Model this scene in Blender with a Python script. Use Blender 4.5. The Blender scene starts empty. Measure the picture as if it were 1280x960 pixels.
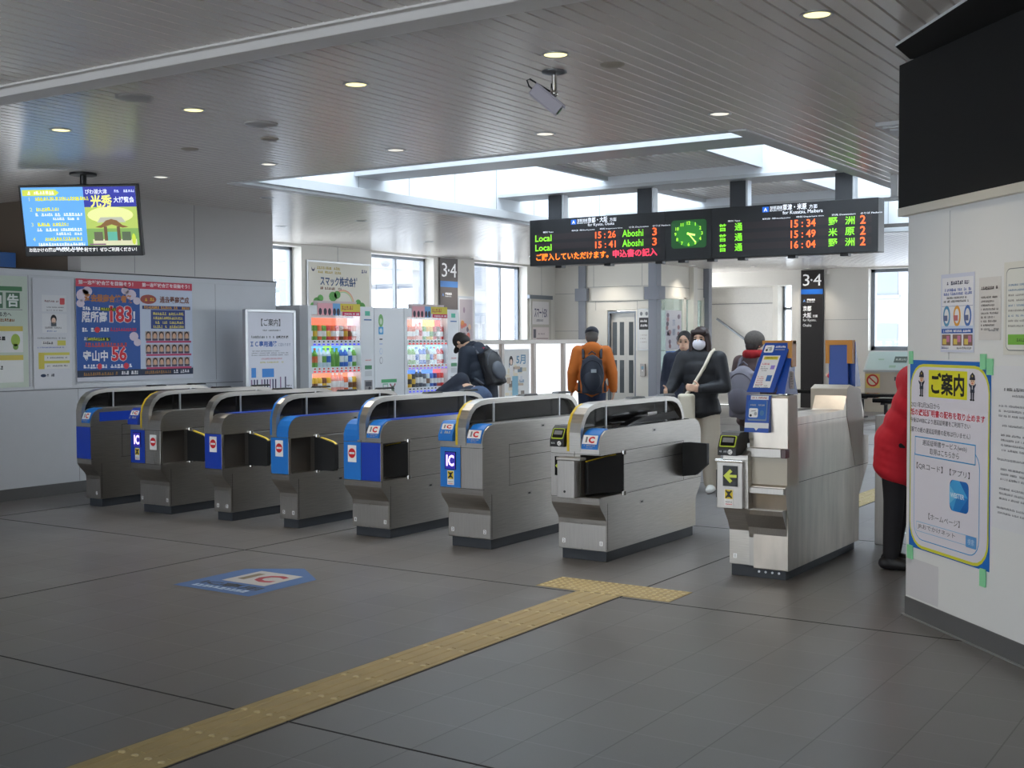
import bpy, bmesh, math, random
from mathutils import Vector, Matrix, Euler
R = math.radians
PI = math.pi
random.seed(7)
scene = bpy.context.scene
COL = scene.collection

# ------------------------------------------------------------------ camera, world, exposure
cam_data = bpy.data.cameras.new('camera')
cam = bpy.data.objects.new('camera', cam_data)
COL.objects.link(cam)
scene.camera = cam
cam_data.sensor_width = 36.0
cam_data.lens = 36.0 * 1524.9 / 1280.0
cam_data.clip_start = 0.05
cam_data.clip_end = 300
_yaw, _pitch, _roll = R(-33.273), R(-2.064), R(-0.231)
_f = Vector((math.sin(_yaw) * math.cos(_pitch), math.cos(_yaw) * math.cos(_pitch), math.sin(_pitch)))
_r = Vector((math.cos(_yaw), -math.sin(_yaw), 0))
_u = _r.cross(_f)
_r2 = math.cos(_roll) * _r + math.sin(_roll) * _u
_u2 = -math.sin(_roll) * _r + math.cos(_roll) * _u
cam.matrix_world = Matrix(((_r2.x, _u2.x, -_f.x, 0), (_r2.y, _u2.y, -_f.y, 0), (_r2.z, _u2.z, -_f.z, 1.54), (0, 0, 0, 1)))

SKY = 6.0            # overcast daylight
LAMP = 34.0          # one lit downlight, watts
world = bpy.data.worlds.new('overcast_sky')
scene.world = world
world.use_nodes = True
_nt = world.node_tree
_bg = _nt.nodes['Background']
_tc = _nt.nodes.new('ShaderNodeTexCoord')
_sp = _nt.nodes.new('ShaderNodeSeparateXYZ')
_rp = _nt.nodes.new('ShaderNodeValToRGB')
_nt.links.new(_tc.outputs['Generated'], _sp.inputs[0])
_nt.links.new(_sp.outputs['Z'], _rp.inputs[0])
_rp.color_ramp.elements[0].color = (0.92, 0.96, 1.0, 1)
_rp.color_ramp.elements[1].color = (0.84, 0.92, 1.0, 1)
_nt.links.new(_rp.outputs[0], _bg.inputs['Color'])
_bg.inputs['Strength'].default_value = SKY
scene.view_settings.view_transform = 'Standard'
scene.view_settings.look = 'None'
scene.view_settings.gamma = 1.0
scene.view_settings.use_curve_mapping = False
scene.view_settings.exposure = 0.42
scene.cycles.max_bounces = 8
scene.cycles.diffuse_bounces = 5
scene.cycles.glossy_bounces = 4
scene.cycles.transparent_max_bounces = 12
scene.cycles.sample_clamp_indirect = 6.0

# ------------------------------------------------------------------ materials
def lin(c):
    c = c / 255.0
    return c / 12.92 if c <= 0.04045 else ((c + 0.055) / 1.055) ** 2.4
_mats = {}
def M(name, rgb=(128, 128, 128), rough=0.5, metal=0.0, spec=0.5, emit=0.0, noise=0.0, nscale=8.0, stretch=None, alpha=1.0):
    """a procedural material; rgb is the colour as seen on a screen (0-255)"""
    if name in _mats: return _mats[name]
    m = bpy.data.materials.new(name); m.use_nodes = True
    nt = m.node_tree; b = nt.nodes['Principled BSDF']
    c = tuple(lin(v) for v in rgb) + (1,)
    b.inputs['Base Color'].default_value = c
    b.inputs['Roughness'].default_value = rough
    b.inputs['Metallic'].default_value = metal
    b.inputs['Specular IOR Level'].default_value = spec
    if emit:
        b.inputs['Emission Color'].default_value = c
        b.inputs['Emission Strength'].default_value = emit
    if alpha < 1: b.inputs['Alpha'].default_value = alpha
    if noise:
        t = nt.nodes.new('ShaderNodeTexCoord'); n = nt.nodes.new('ShaderNodeTexNoise')
        n.inputs['Scale'].default_value = nscale; n.inputs['Detail'].default_value = 4
        if stretch:
            mp = nt.nodes.new('ShaderNodeMapping'); mp.inputs['Scale'].default_value = stretch
            nt.links.new(t.outputs['Object'], mp.inputs[0]); nt.links.new(mp.outputs[0], n.inputs['Vector'])
        else: nt.links.new(t.outputs['Object'], n.inputs['Vector'])
        r = nt.nodes.new('ShaderNodeValToRGB')
        r.color_ramp.elements[0].position = .3; r.color_ramp.elements[1].position = .7
        r.color_ramp.elements[0].color = tuple(min(1, v * (1 - noise)) for v in c[:3]) + (1,)
        r.color_ramp.elements[1].color = tuple(min(1, v * (1 + noise)) for v in c[:3]) + (1,)
        nt.links.new(n.outputs['Fac'], r.inputs[0]); nt.links.new(r.outputs[0], b.inputs['Base Color'])
        mr = nt.nodes.new('ShaderNodeMapRange')
        mr.inputs['To Min'].default_value = max(.02, rough * (1 - noise)); mr.inputs['To Max'].default_value = min(1, rough * (1 + noise))
        nt.links.new(n.outputs['Fac'], mr.inputs['Value']); nt.links.new(mr.outputs[0], b.inputs['Roughness'])
    _mats[name] = m
    return m
def C(r, g, b, rough=.55):
    return M('print_%d_%d_%d' % (r, g, b), (r, g, b), rough)
def L(r, g, b, e=1.0):
    e = e * .82
    return M('lit_%d_%d_%d_%d' % (r, g, b, int(e * 100)), (r, g, b), .4, emit=e)
def glass(name, tint=(1, 1, 1), refl=.08, rough=0.0, k=.5):
    if name in _mats: return _mats[name]
    m = bpy.data.materials.new(name); m.use_nodes = True
    nt = m.node_tree; nt.nodes.clear()
    o = nt.nodes.new('ShaderNodeOutputMaterial'); mx = nt.nodes.new('ShaderNodeMixShader')
    tr = nt.nodes.new('ShaderNodeBsdfTransparent'); gl = nt.nodes.new('ShaderNodeBsdfGlossy')
    fr = nt.nodes.new('ShaderNodeLayerWeight'); fr.inputs['Blend'].default_value = .25
    ad = nt.nodes.new('ShaderNodeMath'); ad.operation = 'MULTIPLY_ADD'; ad.inputs[1].default_value = k; ad.inputs[2].default_value = refl
    tr.inputs[0].default_value = tuple(tint) + (1,); gl.inputs['Roughness'].default_value = rough
    nt.links.new(fr.outputs['Fresnel'], ad.inputs[0]); nt.links.new(ad.outputs[0], mx.inputs[0])
    nt.links.new(tr.outputs[0], mx.inputs[1]); nt.links.new(gl.outputs[0], mx.inputs[2])
    nt.links.new(mx.outputs[0], o.inputs[0])
    _mats[name] = m
    return m
def translucent(name, rgb, t=.6):
    if name in _mats: return _mats[name]
    m = bpy.data.materials.new(name); m.use_nodes = True
    nt = m.node_tree; nt.nodes.clear()
    o = nt.nodes.new('ShaderNodeOutputMaterial'); mx = nt.nodes.new('ShaderNodeMixShader')
    c = tuple(lin(v) for v in rgb) + (1,)
    d = nt.nodes.new('ShaderNodeBsdfDiffuse'); s = nt.nodes.new('ShaderNodeBsdfTranslucent')
    d.inputs[0].default_value = c; s.inputs[0].default_value = c; mx.inputs[0].default_value = t
    nt.links.new(d.outputs[0], mx.inputs[1]); nt.links.new(s.outputs[0], mx.inputs[2]); nt.links.new(mx.outputs[0], o.inputs[0])
    _mats[name] = m
    return m
STEEL = M('brushed_steel', (178, 174, 168), .33, 1.0, noise=.10, nscale=3.0, stretch=(2, 2, 60))
STEELL = M('satin_steel', (170, 166, 161), .40, 1.0, noise=.06, nscale=3.0, stretch=(60, 60, 2))
CHROME = M('polished_trim', (214, 212, 208), .16, 1.0)
ALU = M('aluminium', (190, 192, 194), .38, 0.85)
DARKSEAM = M('dark_gap', (30, 30, 32), .8)
PLINTH = M('dark_plinth', (48, 52, 58), .6)
BLACK = M('black_plastic', (18, 18, 20), .45)
BLACKG = M('black_gloss', (12, 12, 14), .12)
RUBBER = M('black_rubber', (22, 23, 25), .6)
SMOKE = M('smoked_acrylic', (26, 25, 25), .12, alpha=.93)
BLUED = M('dark_blue_panel', (14, 60, 176), .4)
BLUEL = M('light_blue_panel', (28, 118, 206), .4)
YELL = M('yellow_edge', (216, 186, 40), .5)
WHITEP = M('white_panel', (226, 228, 230), .45, noise=.01, nscale=2)
WALLP = M('ivory_panel', (222, 219, 212), .5, noise=.015, nscale=1.5)
GREYP = M('grey_column_paint', (138, 142, 152), .5)
WHITE = C(240, 240, 240)
PAPER = C(232, 232, 234, .8)
INK = C(30, 30, 34)
GREYT = C(120, 122, 126)
PALET = C(176, 178, 182)
RED = C(206, 30, 40)
GLASSW = glass('window_glass', (.96, .98, 1.0))
FRAME = M('window_frame_grey', (132, 138, 146), .4, .5)

# ------------------------------------------------------------------ mesh helpers
def wloc(o):
    v = Vector((0, 0, 0))
    while o is not None:
        v = v + o.location; o = o.parent
    return v
class MB:
    def __init__(s): s.v = []; s.f = []; s.m = []; s.mats = []; s.sm = []
    def mi(s, mat):
        if mat not in s.mats: s.mats.append(mat)
        return s.mats.index(mat)
    def add(s, vs, fs, mat, smooth=False):
        b = len(s.v); i = s.mi(mat)
        s.v.extend([tuple(p) for p in vs])
        for f in fs:
            s.f.append(tuple(b + k for k in f)); s.m.append(i); s.sm.append(smooth)
        return s
    def box(s, x0, x1, y0, y1, z0, z1, mat):
        vs = [(x, y, z) for x in (x0, x1) for y in (y0, y1) for z in (z0, z1)]
        fs = [(0, 1, 3, 2), (4, 6, 7, 5), (0, 4, 5, 1), (2, 3, 7, 6), (0, 2, 6, 4), (1, 5, 7, 3)]
        return s.add(vs, fs, mat)
    def obox(s, c, ax, ay, az, hx, hy, hz, mat):
        """box around c with half sizes along three axes"""
        c, ax, ay, az = Vector(c), Vector(ax).normalized(), Vector(ay).normalized(), Vector(az).normalized()
        vs = [c + ax * hx * i + ay * hy * j + az * hz * k for i in (-1, 1) for j in (-1, 1) for k in (-1, 1)]
        fs = [(0, 1, 3, 2), (4, 6, 7, 5), (0, 4, 5, 1), (2, 3, 7, 6), (0, 2, 6, 4), (1, 5, 7, 3)]
        return s.add(vs, fs, mat)
    def prism(s, poly, axis, a0, a1, mat, capmat=None):
        """polygon in the other two axes (in x,y,z order) pushed along one axis"""
        n = len(poly)
        def P(p, a):
            return {'X': (a, p[0], p[1]), 'Y': (p[0], a, p[1]), 'Z': (p[0], p[1], a)}[axis]
        vs = [P(p, a0) for p in poly] + [P(p, a1) for p in poly]
        fs = [(i, (i + 1) % n, n + (i + 1) % n, n + i) for i in range(n)]
        s.add(vs, fs, mat)
        return s.add(vs, [tuple(range(n))[::-1], tuple(range(n, 2 * n))], capmat or mat)
    def band(s, outer, inner, axis, a0, a1, mat):
        """open strip between two outlines of equal length"""
        n = len(outer)
        for i in range(n - 1):
            s.prism([outer[i], outer[i + 1], inner[i + 1], inner[i]], axis, a0, a1, mat)
        return s
    def cyl(s, p0, p1, r0, r1=None, n=16, mat=None, smooth=True):
        r1 = r0 if r1 is None else r1
        p0, p1 = Vector(p0), Vector(p1); d = (p1 - p0).normalized()
        a = d.orthogonal().normalized(); b = d.cross(a)
        vs = []
        for p, r in ((p0, r0), (p1, r1)):
            for k in range(n):
                t = 2 * PI * k / n; vs.append(p + a * r * math.cos(t) + b * r * math.sin(t))
        s.add(vs, [(k, (k + 1) % n, n + (k + 1) % n, n + k) for k in range(n)], mat, smooth)
        return s.add(vs, [tuple(range(n))[::-1], tuple(range(n, 2 * n))], mat)
    def tube(s, pts, r, n=8, mat=None):
        pts = [Vector(p) for p in pts]; vs = []; fs = []
        for i, p in enumerate(pts):
            d = (pts[min(i + 1, len(pts) - 1)] - pts[max(i - 1, 0)]).normalized()
            a = d.cross(Vector((0, 0, 1)))
            if a.length < .1: a = d.cross(Vector((0, 1, 0)))
            a.normalize(); b = d.cross(a)
            for k in range(n):
                t = 2 * PI * k / n; vs.append(p + a * r * math.cos(t) + b * r * math.sin(t))
        for i in range(len(pts) - 1):
            for k in range(n):
                fs.append((i * n + k, i * n + (k + 1) % n, (i + 1) * n + (k + 1) % n, (i + 1) * n + k))
        s.add(vs, fs, mat, True)
        return s.add(vs, [tuple(range(n))[::-1], tuple(range((len(pts) - 1) * n, len(pts) * n))], mat)
    def ell(s, c, r, mat, rot=None, nu=16, nv=10):
        c = Vector(c); rot = rot or Matrix.Identity(3); vs = []; fs = []
        if not hasattr(r, '__len__'): r = (r, r, r)
        vs.append(c + rot @ Vector((0, 0, r[2])))
        for i in range(1, nv):
            t = PI * i / nv
            for k in range(nu):
                p = 2 * PI * k / nu
                vs.append(c + rot @ Vector((r[0] * math.sin(t) * math.cos(p), r[1] * math.sin(t) * math.sin(p), r[2] * math.cos(t))))
        vs.append(c + rot @ Vector((0, 0, -r[2])))
        for k in range(nu):
            fs.append((0, 1 + k, 1 + (k + 1) % nu))
            e = len(vs) - 1; b = 1 + (nv - 2) * nu
            fs.append((e, b + (k + 1) % nu, b + k))
        for i in range(nv - 2):
            for k in range(nu):
                a = 1 + i * nu
                fs.append((a + k, a + nu + k, a + nu + (k + 1) % nu, a + (k + 1) % nu))
        return s.add(vs, fs, mat, True)
    def lathe(s, c, prof, mat, n=24):
        """profile of (radius, z) turned about a vertical axis through c"""
        c = Vector(c); vs = []; fs = []
        for r, z in prof:
            for k in range(n):
                t = 2 * PI * k / n; vs.append(c + Vector((r * math.cos(t), r * math.sin(t), z)))
        for i in range(len(prof) - 1):
            for k in range(n):
                fs.append((i * n + k, i * n + (k + 1) % n, (i + 1) * n + (k + 1) % n, (i + 1) * n + k))
        s.add(vs, fs, mat, True)
        return s.add(vs, [tuple(range(n))[::-1], tuple(range((len(prof) - 1) * n, len(prof) * n))], mat)
    def build(s, name, parent=None, bevel=0.0, local=False, seg=2):
        me = bpy.data.meshes.new(name)
        o = Vector((0, 0, 0)) if (local or parent is None) else wloc(parent)
        me.from_pydata([(p[0] - o.x, p[1] - o.y, p[2] - o.z) for p in s.v], [], s.f)
        for m in s.mats: me.materials.append(m)
        me.polygons.foreach_set('material_index', s.m)
        me.polygons.foreach_set('use_smooth', s.sm)
        me.update()
        bm = bmesh.new(); bm.from_mesh(me)
        bmesh.ops.recalc_face_normals(bm, faces=bm.faces)
        bm.to_mesh(me); bm.free()
        ob = bpy.data.objects.new(name, me); COL.objects.link(ob)
        if parent is not None: ob.parent = parent
        if bevel:
            b = ob.modifiers.new('bevel', 'BEVEL'); b.width = bevel; b.segments = seg
            b.limit_method = 'ANGLE'; b.angle_limit = R(35)
        return ob
def thing(name, label, cat, loc=(0, 0, 0), group=None):
    o = bpy.data.objects.new(name, None); COL.objects.link(o)
    o.empty_display_size = .1
    o.location = loc; o['label'] = label; o['category'] = cat
    if group: o['group'] = group
    return o
def tag(o, label, cat, group=None):
    o['label'] = label; o['category'] = cat
    if group: o['group'] = group
    return o
def plabel(o, label):
    o['label'] = label; return o
def struct(o):
    o['kind'] = 'structure'; return o
def copy_tree(o, parent=None):
    c = o.copy(); COL.objects.link(c)
    if parent is not None: c.parent = parent
    for ch in list(o.children): copy_tree(ch, c)
    return c

# ------------------------------------------------------------------ lettering and flat graphics
_txt = {}
def text_mesh(s, bold=0.0, mono=False):
    """lettering outline as (points, faces, left, right) at an em of 1"""
    k = (s, bold)
    if k in _txt: return _txt[k]
    cu = bpy.data.curves.new('lettering', 'FONT')
    cu.body = s; cu.size = 1.0; cu.offset = bold; cu.resolution_u = 2
    ob = bpy.data.objects.new('lettering', cu); COL.objects.link(ob)
    dg = bpy.context.evaluated_depsgraph_get(); dg.update()
    me = ob.evaluated_get(dg).to_mesh()
    vs = [(v.co.x, v.co.y) for v in me.vertices]; fs = [tuple(p.vertices) for p in me.polygons]
    ob.evaluated_get(dg).to_mesh_clear()
    bpy.data.objects.remove(ob); bpy.data.curves.remove(cu)
    xs = [v[0] for v in vs] or [0, 1]; ys = [v[1] for v in vs] or [0, 1]
    _txt[k] = (vs, fs, min(xs), max(xs), min(ys), max(ys))
    return _txt[k]
class Flat:
    """flat artwork laid up in thin layers on a plane: origin, across, up"""
    def __init__(s, mb, o, u, v, eps=.0007):
        s.mb = mb; s.o = Vector(o); s.u = Vector(u).normalized(); s.v = Vector(v).normalized()
        s.n = s.u.cross(s.v); s.eps = eps
    def P(s, a, b, l): return s.o + s.u * a + s.v * b + s.n * (s.eps * l)
    def poly(s, pts, mat, l=1):
        s.mb.add([s.P(a, b, l) for a, b in pts], [tuple(range(len(pts)))], mat); return s
    def rect(s, a0, b0, a1, b1, mat, l=1): return s.poly([(a0, b0), (a1, b0), (a1, b1), (a0, b1)], mat, l)
    def rrect(s, a0, b0, a1, b1, r, mat, l=1):
        pts = []
        for cx, cy, t0 in ((a1 - r, b1 - r, 0), (a0 + r, b1 - r, 90), (a0 + r, b0 + r, 180), (a1 - r, b0 + r, 270)):
            for k in range(6):
                t = R(t0 + 18 * k); pts.append((cx + r * math.cos(t), cy + r * math.sin(t)))
        return s.poly(pts, mat, l)
    def oval(s, a, b, ra, rb, mat, l=1, n=20):
        return s.poly([(a + ra * math.cos(2 * PI * k / n), b + rb * math.sin(2 * PI * k / n)) for k in range(n)], mat, l)
    def line(s, a0, b0, a1, b1, w, mat, l=1):
        d = Vector((a1 - a0, b1 - b0)).normalized(); p = Vector((-d.y, d.x)) * w / 2
        return s.poly([(a0 + p.x, b0 + p.y), (a0 - p.x, b0 - p.y), (a1 - p.x, b1 - p.y), (a1 + p.x, b1 + p.y)], mat, l)
    def text(s, t, a, b, h, mat, l=2, w=None, bold=0.0, align='L', hfit=None):
        """h = em height (or hfit = exact ink height); w = squeeze to this width"""
        vs, fs, x0, x1, y0, y1 = text_mesh(t, bold)
        sy = h; yb = 0
        if hfit: sy = hfit / max(.01, (y1 - y0)); yb = y0
        sx = sy if w is None else w / max(.01, x1 - x0)
        W = (x1 - x0) * sx
        off = {'L': 0, 'C': -W / 2, 'R': -W}[align]
        s.mb.add([s.P(a + off + (x - x0) * sx, b + (y - yb) * sy, l) for x, y in vs], fs, mat); return s
    def scrawl(s, a0, b, a1, h, mat, l=2, seed=0):
        """a line of print too small to read: a row of little strokes"""
        rnd = random.Random(seed + int(a0 * 977) + int(b * 3571))
        a = a0
        while a < a1 - h * .3:
            w = h * rnd.uniform(.5, .9)
            if rnd.random() < .88:
                s.rect(a, b + h * rnd.uniform(0, .15), min(a + w, a1), b + h * rnd.uniform(.3, .45), mat, l)
                s.rect(a + w * rnd.uniform(.0, .3), b + h * .45, min(a + w * rnd.uniform(.6, 1), a1), b + h * rnd.uniform(.8, 1), mat, l)
            a += w * 1.18
        return s
    def para(s, a0, b_top, a1, n, pitch, h, mat, l=2, seed=0):
        rnd = random.Random(seed)
        for i in range(n):
            s.scrawl(a0, b_top - i * pitch - h, a0 + (a1 - a0) * rnd.choice((1, 1, .96, .9, .75)), h, mat, l, seed + i)
        return s
# ------------------------------------------------------------------ floor
def floor_material():
    m = bpy.data.materials.new('charcoal_floor_tile'); m.use_nodes = True
    nt = m.node_tree; b = nt.nodes['Principled BSDF']
    def N(t): return nt.nodes.new(t)
    def math_(op, a, bb=None, c=None):
        n = N('ShaderNodeMath'); n.operation = op
        for i, v in enumerate((a, bb, c)):
            if v is None: continue
            if hasattr(v, 'links'): nt.links.new(v, n.inputs[i])
            else: n.inputs[i].default_value = v
        return n.outputs[0]
    g = N('ShaderNodeNewGeometry'); sp = N('ShaderNodeSeparateXYZ'); nt.links.new(g.outputs['Position'], sp.inputs[0])
    tx = math_('DIVIDE', math_('ADD', sp.outputs['X'], 3.44), .3104)
    ty = math_('DIVIDE', math_('ADD', sp.outputs['Y'], -3.585), .3128)
    fx = math_('FRACT', tx); fy = math_('FRACT', ty)
    def seam(f, w):
        d = math_('ABSOLUTE', math_('SUBTRACT', f, .5))
        return math_('GREATER_THAN', d, .5 - w)
    sx = seam(fx, .009); sy = seam(fy, .009)
    cell = N('ShaderNodeCombineXYZ')
    nt.links.new(math_('FLOOR', tx), cell.inputs[0]); nt.links.new(math_('FLOOR', ty), cell.inputs[1])
    wn = N('ShaderNodeTexWhiteNoise'); nt.links.new(cell.outputs[0], wn.inputs['Vector'])
    no = N('ShaderNodeTexNoise'); no.inputs['Scale'].default_value = 1.1; no.inputs['Detail'].default_value = 5
    nt.links.new(g.outputs['Position'], no.inputs['Vector'])
    fine = N('ShaderNodeTexNoise'); fine.inputs['Scale'].default_value = 160; nt.links.new(g.outputs['Position'], fine.inputs['Vector'])
    val = math_('ADD', math_('MULTIPLY_ADD', wn.outputs['Value'], .10, .90), math_('MULTIPLY', math_('SUBTRACT', no.outputs['Fac'], .5), .16))
    val = math_('ADD', val, math_('MULTIPLY', math_('SUBTRACT', fine.outputs['Fac'], .5), .14))
    val = math_('MULTIPLY', val, math_('MULTIPLY_ADD', sx, -.5, 1.0))
    val = math_('MULTIPLY', val, math_('MULTIPLY_ADD', sy, .38, 1.0))
    mx = N('ShaderNodeMix'); mx.data_type = 'RGBA'; mx.blend_type = 'MULTIPLY'; mx.inputs[0].default_value = 1
    mx.inputs[6].default_value = (lin(FLOORC[0]), lin(FLOORC[1]), lin(FLOORC[2]), 1)
    nt.links.new(val, mx.inputs[7]); nt.links.new(mx.outputs[2], b.inputs['Base Color'])
    nt.links.new(math_('MULTIPLY_ADD', no.outputs['Fac'], .18, .27), b.inputs['Roughness'])
    bp = N('ShaderNodeBump'); bp.inputs['Strength'].default_value = .12; bp.inputs['Distance'].default_value = .002
    nt.links.new(math_('SUBTRACT', fine.outputs['Fac'], math_('MAXIMUM', sx, sy)), bp.inputs['Height']); nt.links.new(bp.outputs[0], b.inputs['Normal'])
    b.inputs['Specular IOR Level'].default_value = .42
    return m
FLOORC = (107, 105, 105)
CEIL = 3.07
X0, X1, Y0, Y1 = -13.7, 4.0, -6.0, 26.4
mb = MB(); mb.box(X0 - .3, X1, Y0, Y1 + .4, -.2, 0, floor_material())
struct(mb.build('floor'))
mb = MB()
for y in (.77, 3.585, 6.40, 9.21, 12.03, 14.85, 17.66, 20.5): mb.box(-10.5, X1, y - .005, y + .005, 0, .0012, DARKSEAM)
for x in (-9.69, -6.565, -3.44, -.31): mb.box(x - .005, x + .005, Y0, 26, 0, .0012, DARKSEAM)
o = struct(mb.build('trim_1')); o.name = 'trim_1'

# ------------------------------------------------------------------ ceiling of long metal strips, with the roof light opening
SLAT = M('ceiling_strip', (222, 216, 210), .25, .0, spec=.62, noise=.02, nscale=.8)
GAP = M('ceiling_gap', (92, 88, 85), .7)
SX0, SX1, SY0, SY1 = -8.72, -3.56, 8.5, 17.6
def slats(mb, x0, x1, y0, y1, z=CEIL, p=.1):
    k = math.floor(x0 / p)
    while k * p < x1:
        a, b = max(x0, k * p + .0035), min(x1, (k + 1) * p - .0035)
        if b - a > .004: mb.prism([(a, z + .012), (a + .004, z), (b - .004, z), (b, z + .012)], 'Y', y0, y1, SLAT)
        k += 1
mb = MB()
for y0, y1 in ((Y0, 1.6), (1.61, 4.46), (4.76, 8.44)): slats(mb, X0, X1, y0, y1)
for y0, y1 in ((8.45, 13.015), (13.025, 17.6), (17.61, 22.2), (22.21, Y1)):
    if y1 <= 17.6:
        slats(mb, X0, SX0, y0, y1); slats(mb, SX1, X1, y0, y1)
    else: slats(mb, X0, X1, y0, y1)
for x0, x1, y0, y1 in ((X0, X1, Y0, SY0), (X0, X1, SY1, Y1), (X0, SX0, SY0, SY1), (SX1, X1, SY0, SY1)):
    mb.box(x0, x1, y0, y1, CEIL + .013, CEIL + .11, GAP)
struct(mb.build('ceiling'))
# boxed beam crossing the near ceiling
BEAM = M('beam_paint', (212, 209, 206), .45)
mb = MB()
mb.prism([(4.46, CEIL + .012), (4.46, CEIL - .012), (4.50, CEIL - .012), (4.52, CEIL - .05), (4.66, CEIL - .06), (4.69, CEIL - .018), (4.76, CEIL - .018), (4.76, CEIL + .012)], 'X', X0, X1, BEAM)
struct(mb.build('trim_2', bevel=.004))
# the well above the opening
WELL = M('well_panel', (232, 236, 240), .5)
def well_wall(name, x0, x1, y0, y1, horizontal):
    mb = MB(); mb.box(x0, x1, y0, y1, CEIL + .1, 4.7, WELL)
    if horizontal == 'Y':
        s = x1 if abs(x1 - SX0) < .4 else x0
        y = y0 + .9
        while y < y1:
            mb.box(s - .002, s + .002, y, y + .006, CEIL + .1, 4.7, GREYT); y += .9
    else:
        x = x0 + .9
        while x < x1:
            mb.box(x, x + .006, y0 - .002, y0 + .002, CEIL + .1, 4.7, GREYT); x += .9
    struct(mb.build(name))
well_wall('wall_skylight_left', SX0 - .14, SX0 - .04, SY0, SY1, 'Y')
well_wall('wall_skylight_right', SX1 + .04, SX1 + .14, SY0, SY1, 'Y')
well_wall('wall_skylight_back', SX0, SX1, SY1 + .04, SY1 + .14, 'X')
well_wall('wall_skylight_front', SX0, SX1, SY0 - .14, SY0 - .04, 'X')
LIP = M('opening_lip', (204, 206, 208), .4)
mb = MB()
e = .09
for x0, x1, y0, y1 in ((SX0 - e, SX0 + .05, SY0 - e, SY1 + e), (SX1 - .05, SX1 + e, SY0 - e, SY1 + e), (SX0 + .05, SX1 - .05, SY0 - e, SY0), (SX0 + .05, SX1 - .05, SY1 - .05, SY1 + e)):
    mb.box(x0, x1, y0, y1, CEIL - (.003 if y1 == SY0 else .012), CEIL + .05, LIP)
mb.box(SX0 + .05, SX0 + .09, SY0 + .05, SY1 - .05, CEIL + .02, CEIL + .12, LIP)
struct(mb.build('trim_3', bevel=.004))
mb = MB()
for y0, y1 in ((10.25, 10.72), (13.05, 13.55), (15.9, 16.35)):
    mb.box(SX0 - .04, SX1 + .04, y0, y1, 3.38, 3.85, WELL)
    mb.box(SX0 - .04, SX1 + .04, y0 - .015, y1 + .015, 3.36 - (.03 if y0 < 11 else 0), 3.40, LIP)
struct(mb.build('trim_4', bevel=.003))
mb = MB()
for y0, y1 in ((8.5, 10.25), (10.72, 13.05), (13.55, 15.9), (16.35, 17.64)):
    if y0 < 9: continue
    slats(mb, -7.16, -5.25, y0, y1, 3.51)
    mb.box(-7.18, -5.23, y0, y1, 3.525, 3.7, GAP)
    mb.box(-5.25, -5.19, y0, y1, 3.46, 3.72, LIP); mb.box(-7.22, -7.16, y0, y1, 3.46, 3.72, LIP)
struct(mb.build('trim_5'))
mb = MB(); mb.box(SX0 - .2, SX1 + .2, SY0 - .2, SY1 + .2, 4.70, 4.712, glass('roof_glazing', (.93, .96, .98), .05))
for k in range(7):
    mb.box(SX0 + .74 * k - .02, SX0 + .74 * k + .02, SY0, SY1, 4.66, 4.70, ALU)
struct(mb.build('window_1'))

# ------------------------------------------------------------------ left wall with poster case
DADO = M('poster_wall_panel', (196, 199, 204), .33, spec=.5, noise=.01)
UPW = M('upper_wall_panel', (198, 195, 193), .45)
BASEB = M('baseboard_grey', (92, 92, 92), .5)
WX = -10.53
mb = MB()
mb.box(WX - .22, WX - .01, -2, 10.84, .115, 2.25, DADO)
for x in (1.2, 4.2, 6.02, 7.42, 9.86): mb.box(WX - .0105, WX - .0085, x, x + .004, 1.07, 2.2, GREYT)
for x in (1.2, 4.2, 6.02, 7.98, 9.86): mb.box(WX - .0105, WX - .0085, x, x + .004, .12, 1.06, GREYT)
mb.box(WX - .0105, WX - .007, -2, 10.84, 1.060, 1.068, GREYT)
mb.box(WX - .01, WX + .0, -2, 10.84, 1.068, 1.10, DADO); mb.box(WX - .01, WX + .0, -2, 10.84, 2.195, 2.25, DADO)
mb.box(WX - .23, WX + .004, -2, 10.845, 2.25, 2.262, BLACK)
struct(mb.build('wall_left', bevel=.002))
mb = MB(); mb.box(WX - .22, WX, -2, 10.84, 0, .115, BASEB); struct(mb.build('baseboard_left'))
mb = MB(); mb.box(WX - .22, WX - .012, 8.04, 10.80, 2.262, CEIL, UPW)
for y in (8.72, 9.56): mb.box(WX - .0125, WX - .0105, y, y + .005, 2.27, CEIL, GREYT)
struct(mb.build('wall_left_upper'))
BROWN = M('alcove_brown', (112, 100, 88), .6)
mb = MB()
mb.box(-12.6, -12.4, -2, 8.3, 0, CEIL, BROWN); mb.box(-12.4, WX - .22, 8.2, 8.3, 2.262, CEIL, BROWN)
struct(mb.build('wall_alcove'))
mb = MB(); mb.box(-11.5, -11.2, 5.2, 7.75, 2.27, 2.46, M('sign_blue', (22, 84, 150), .4)); mb.box(-11.52, -11.18, 5.18, 7.77, 2.262, 2.28, ALU)
tag(mb.build('sign_box', bevel=.004), 'long blue sign box glimpsed over the top of the poster wall', 'sign')

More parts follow.
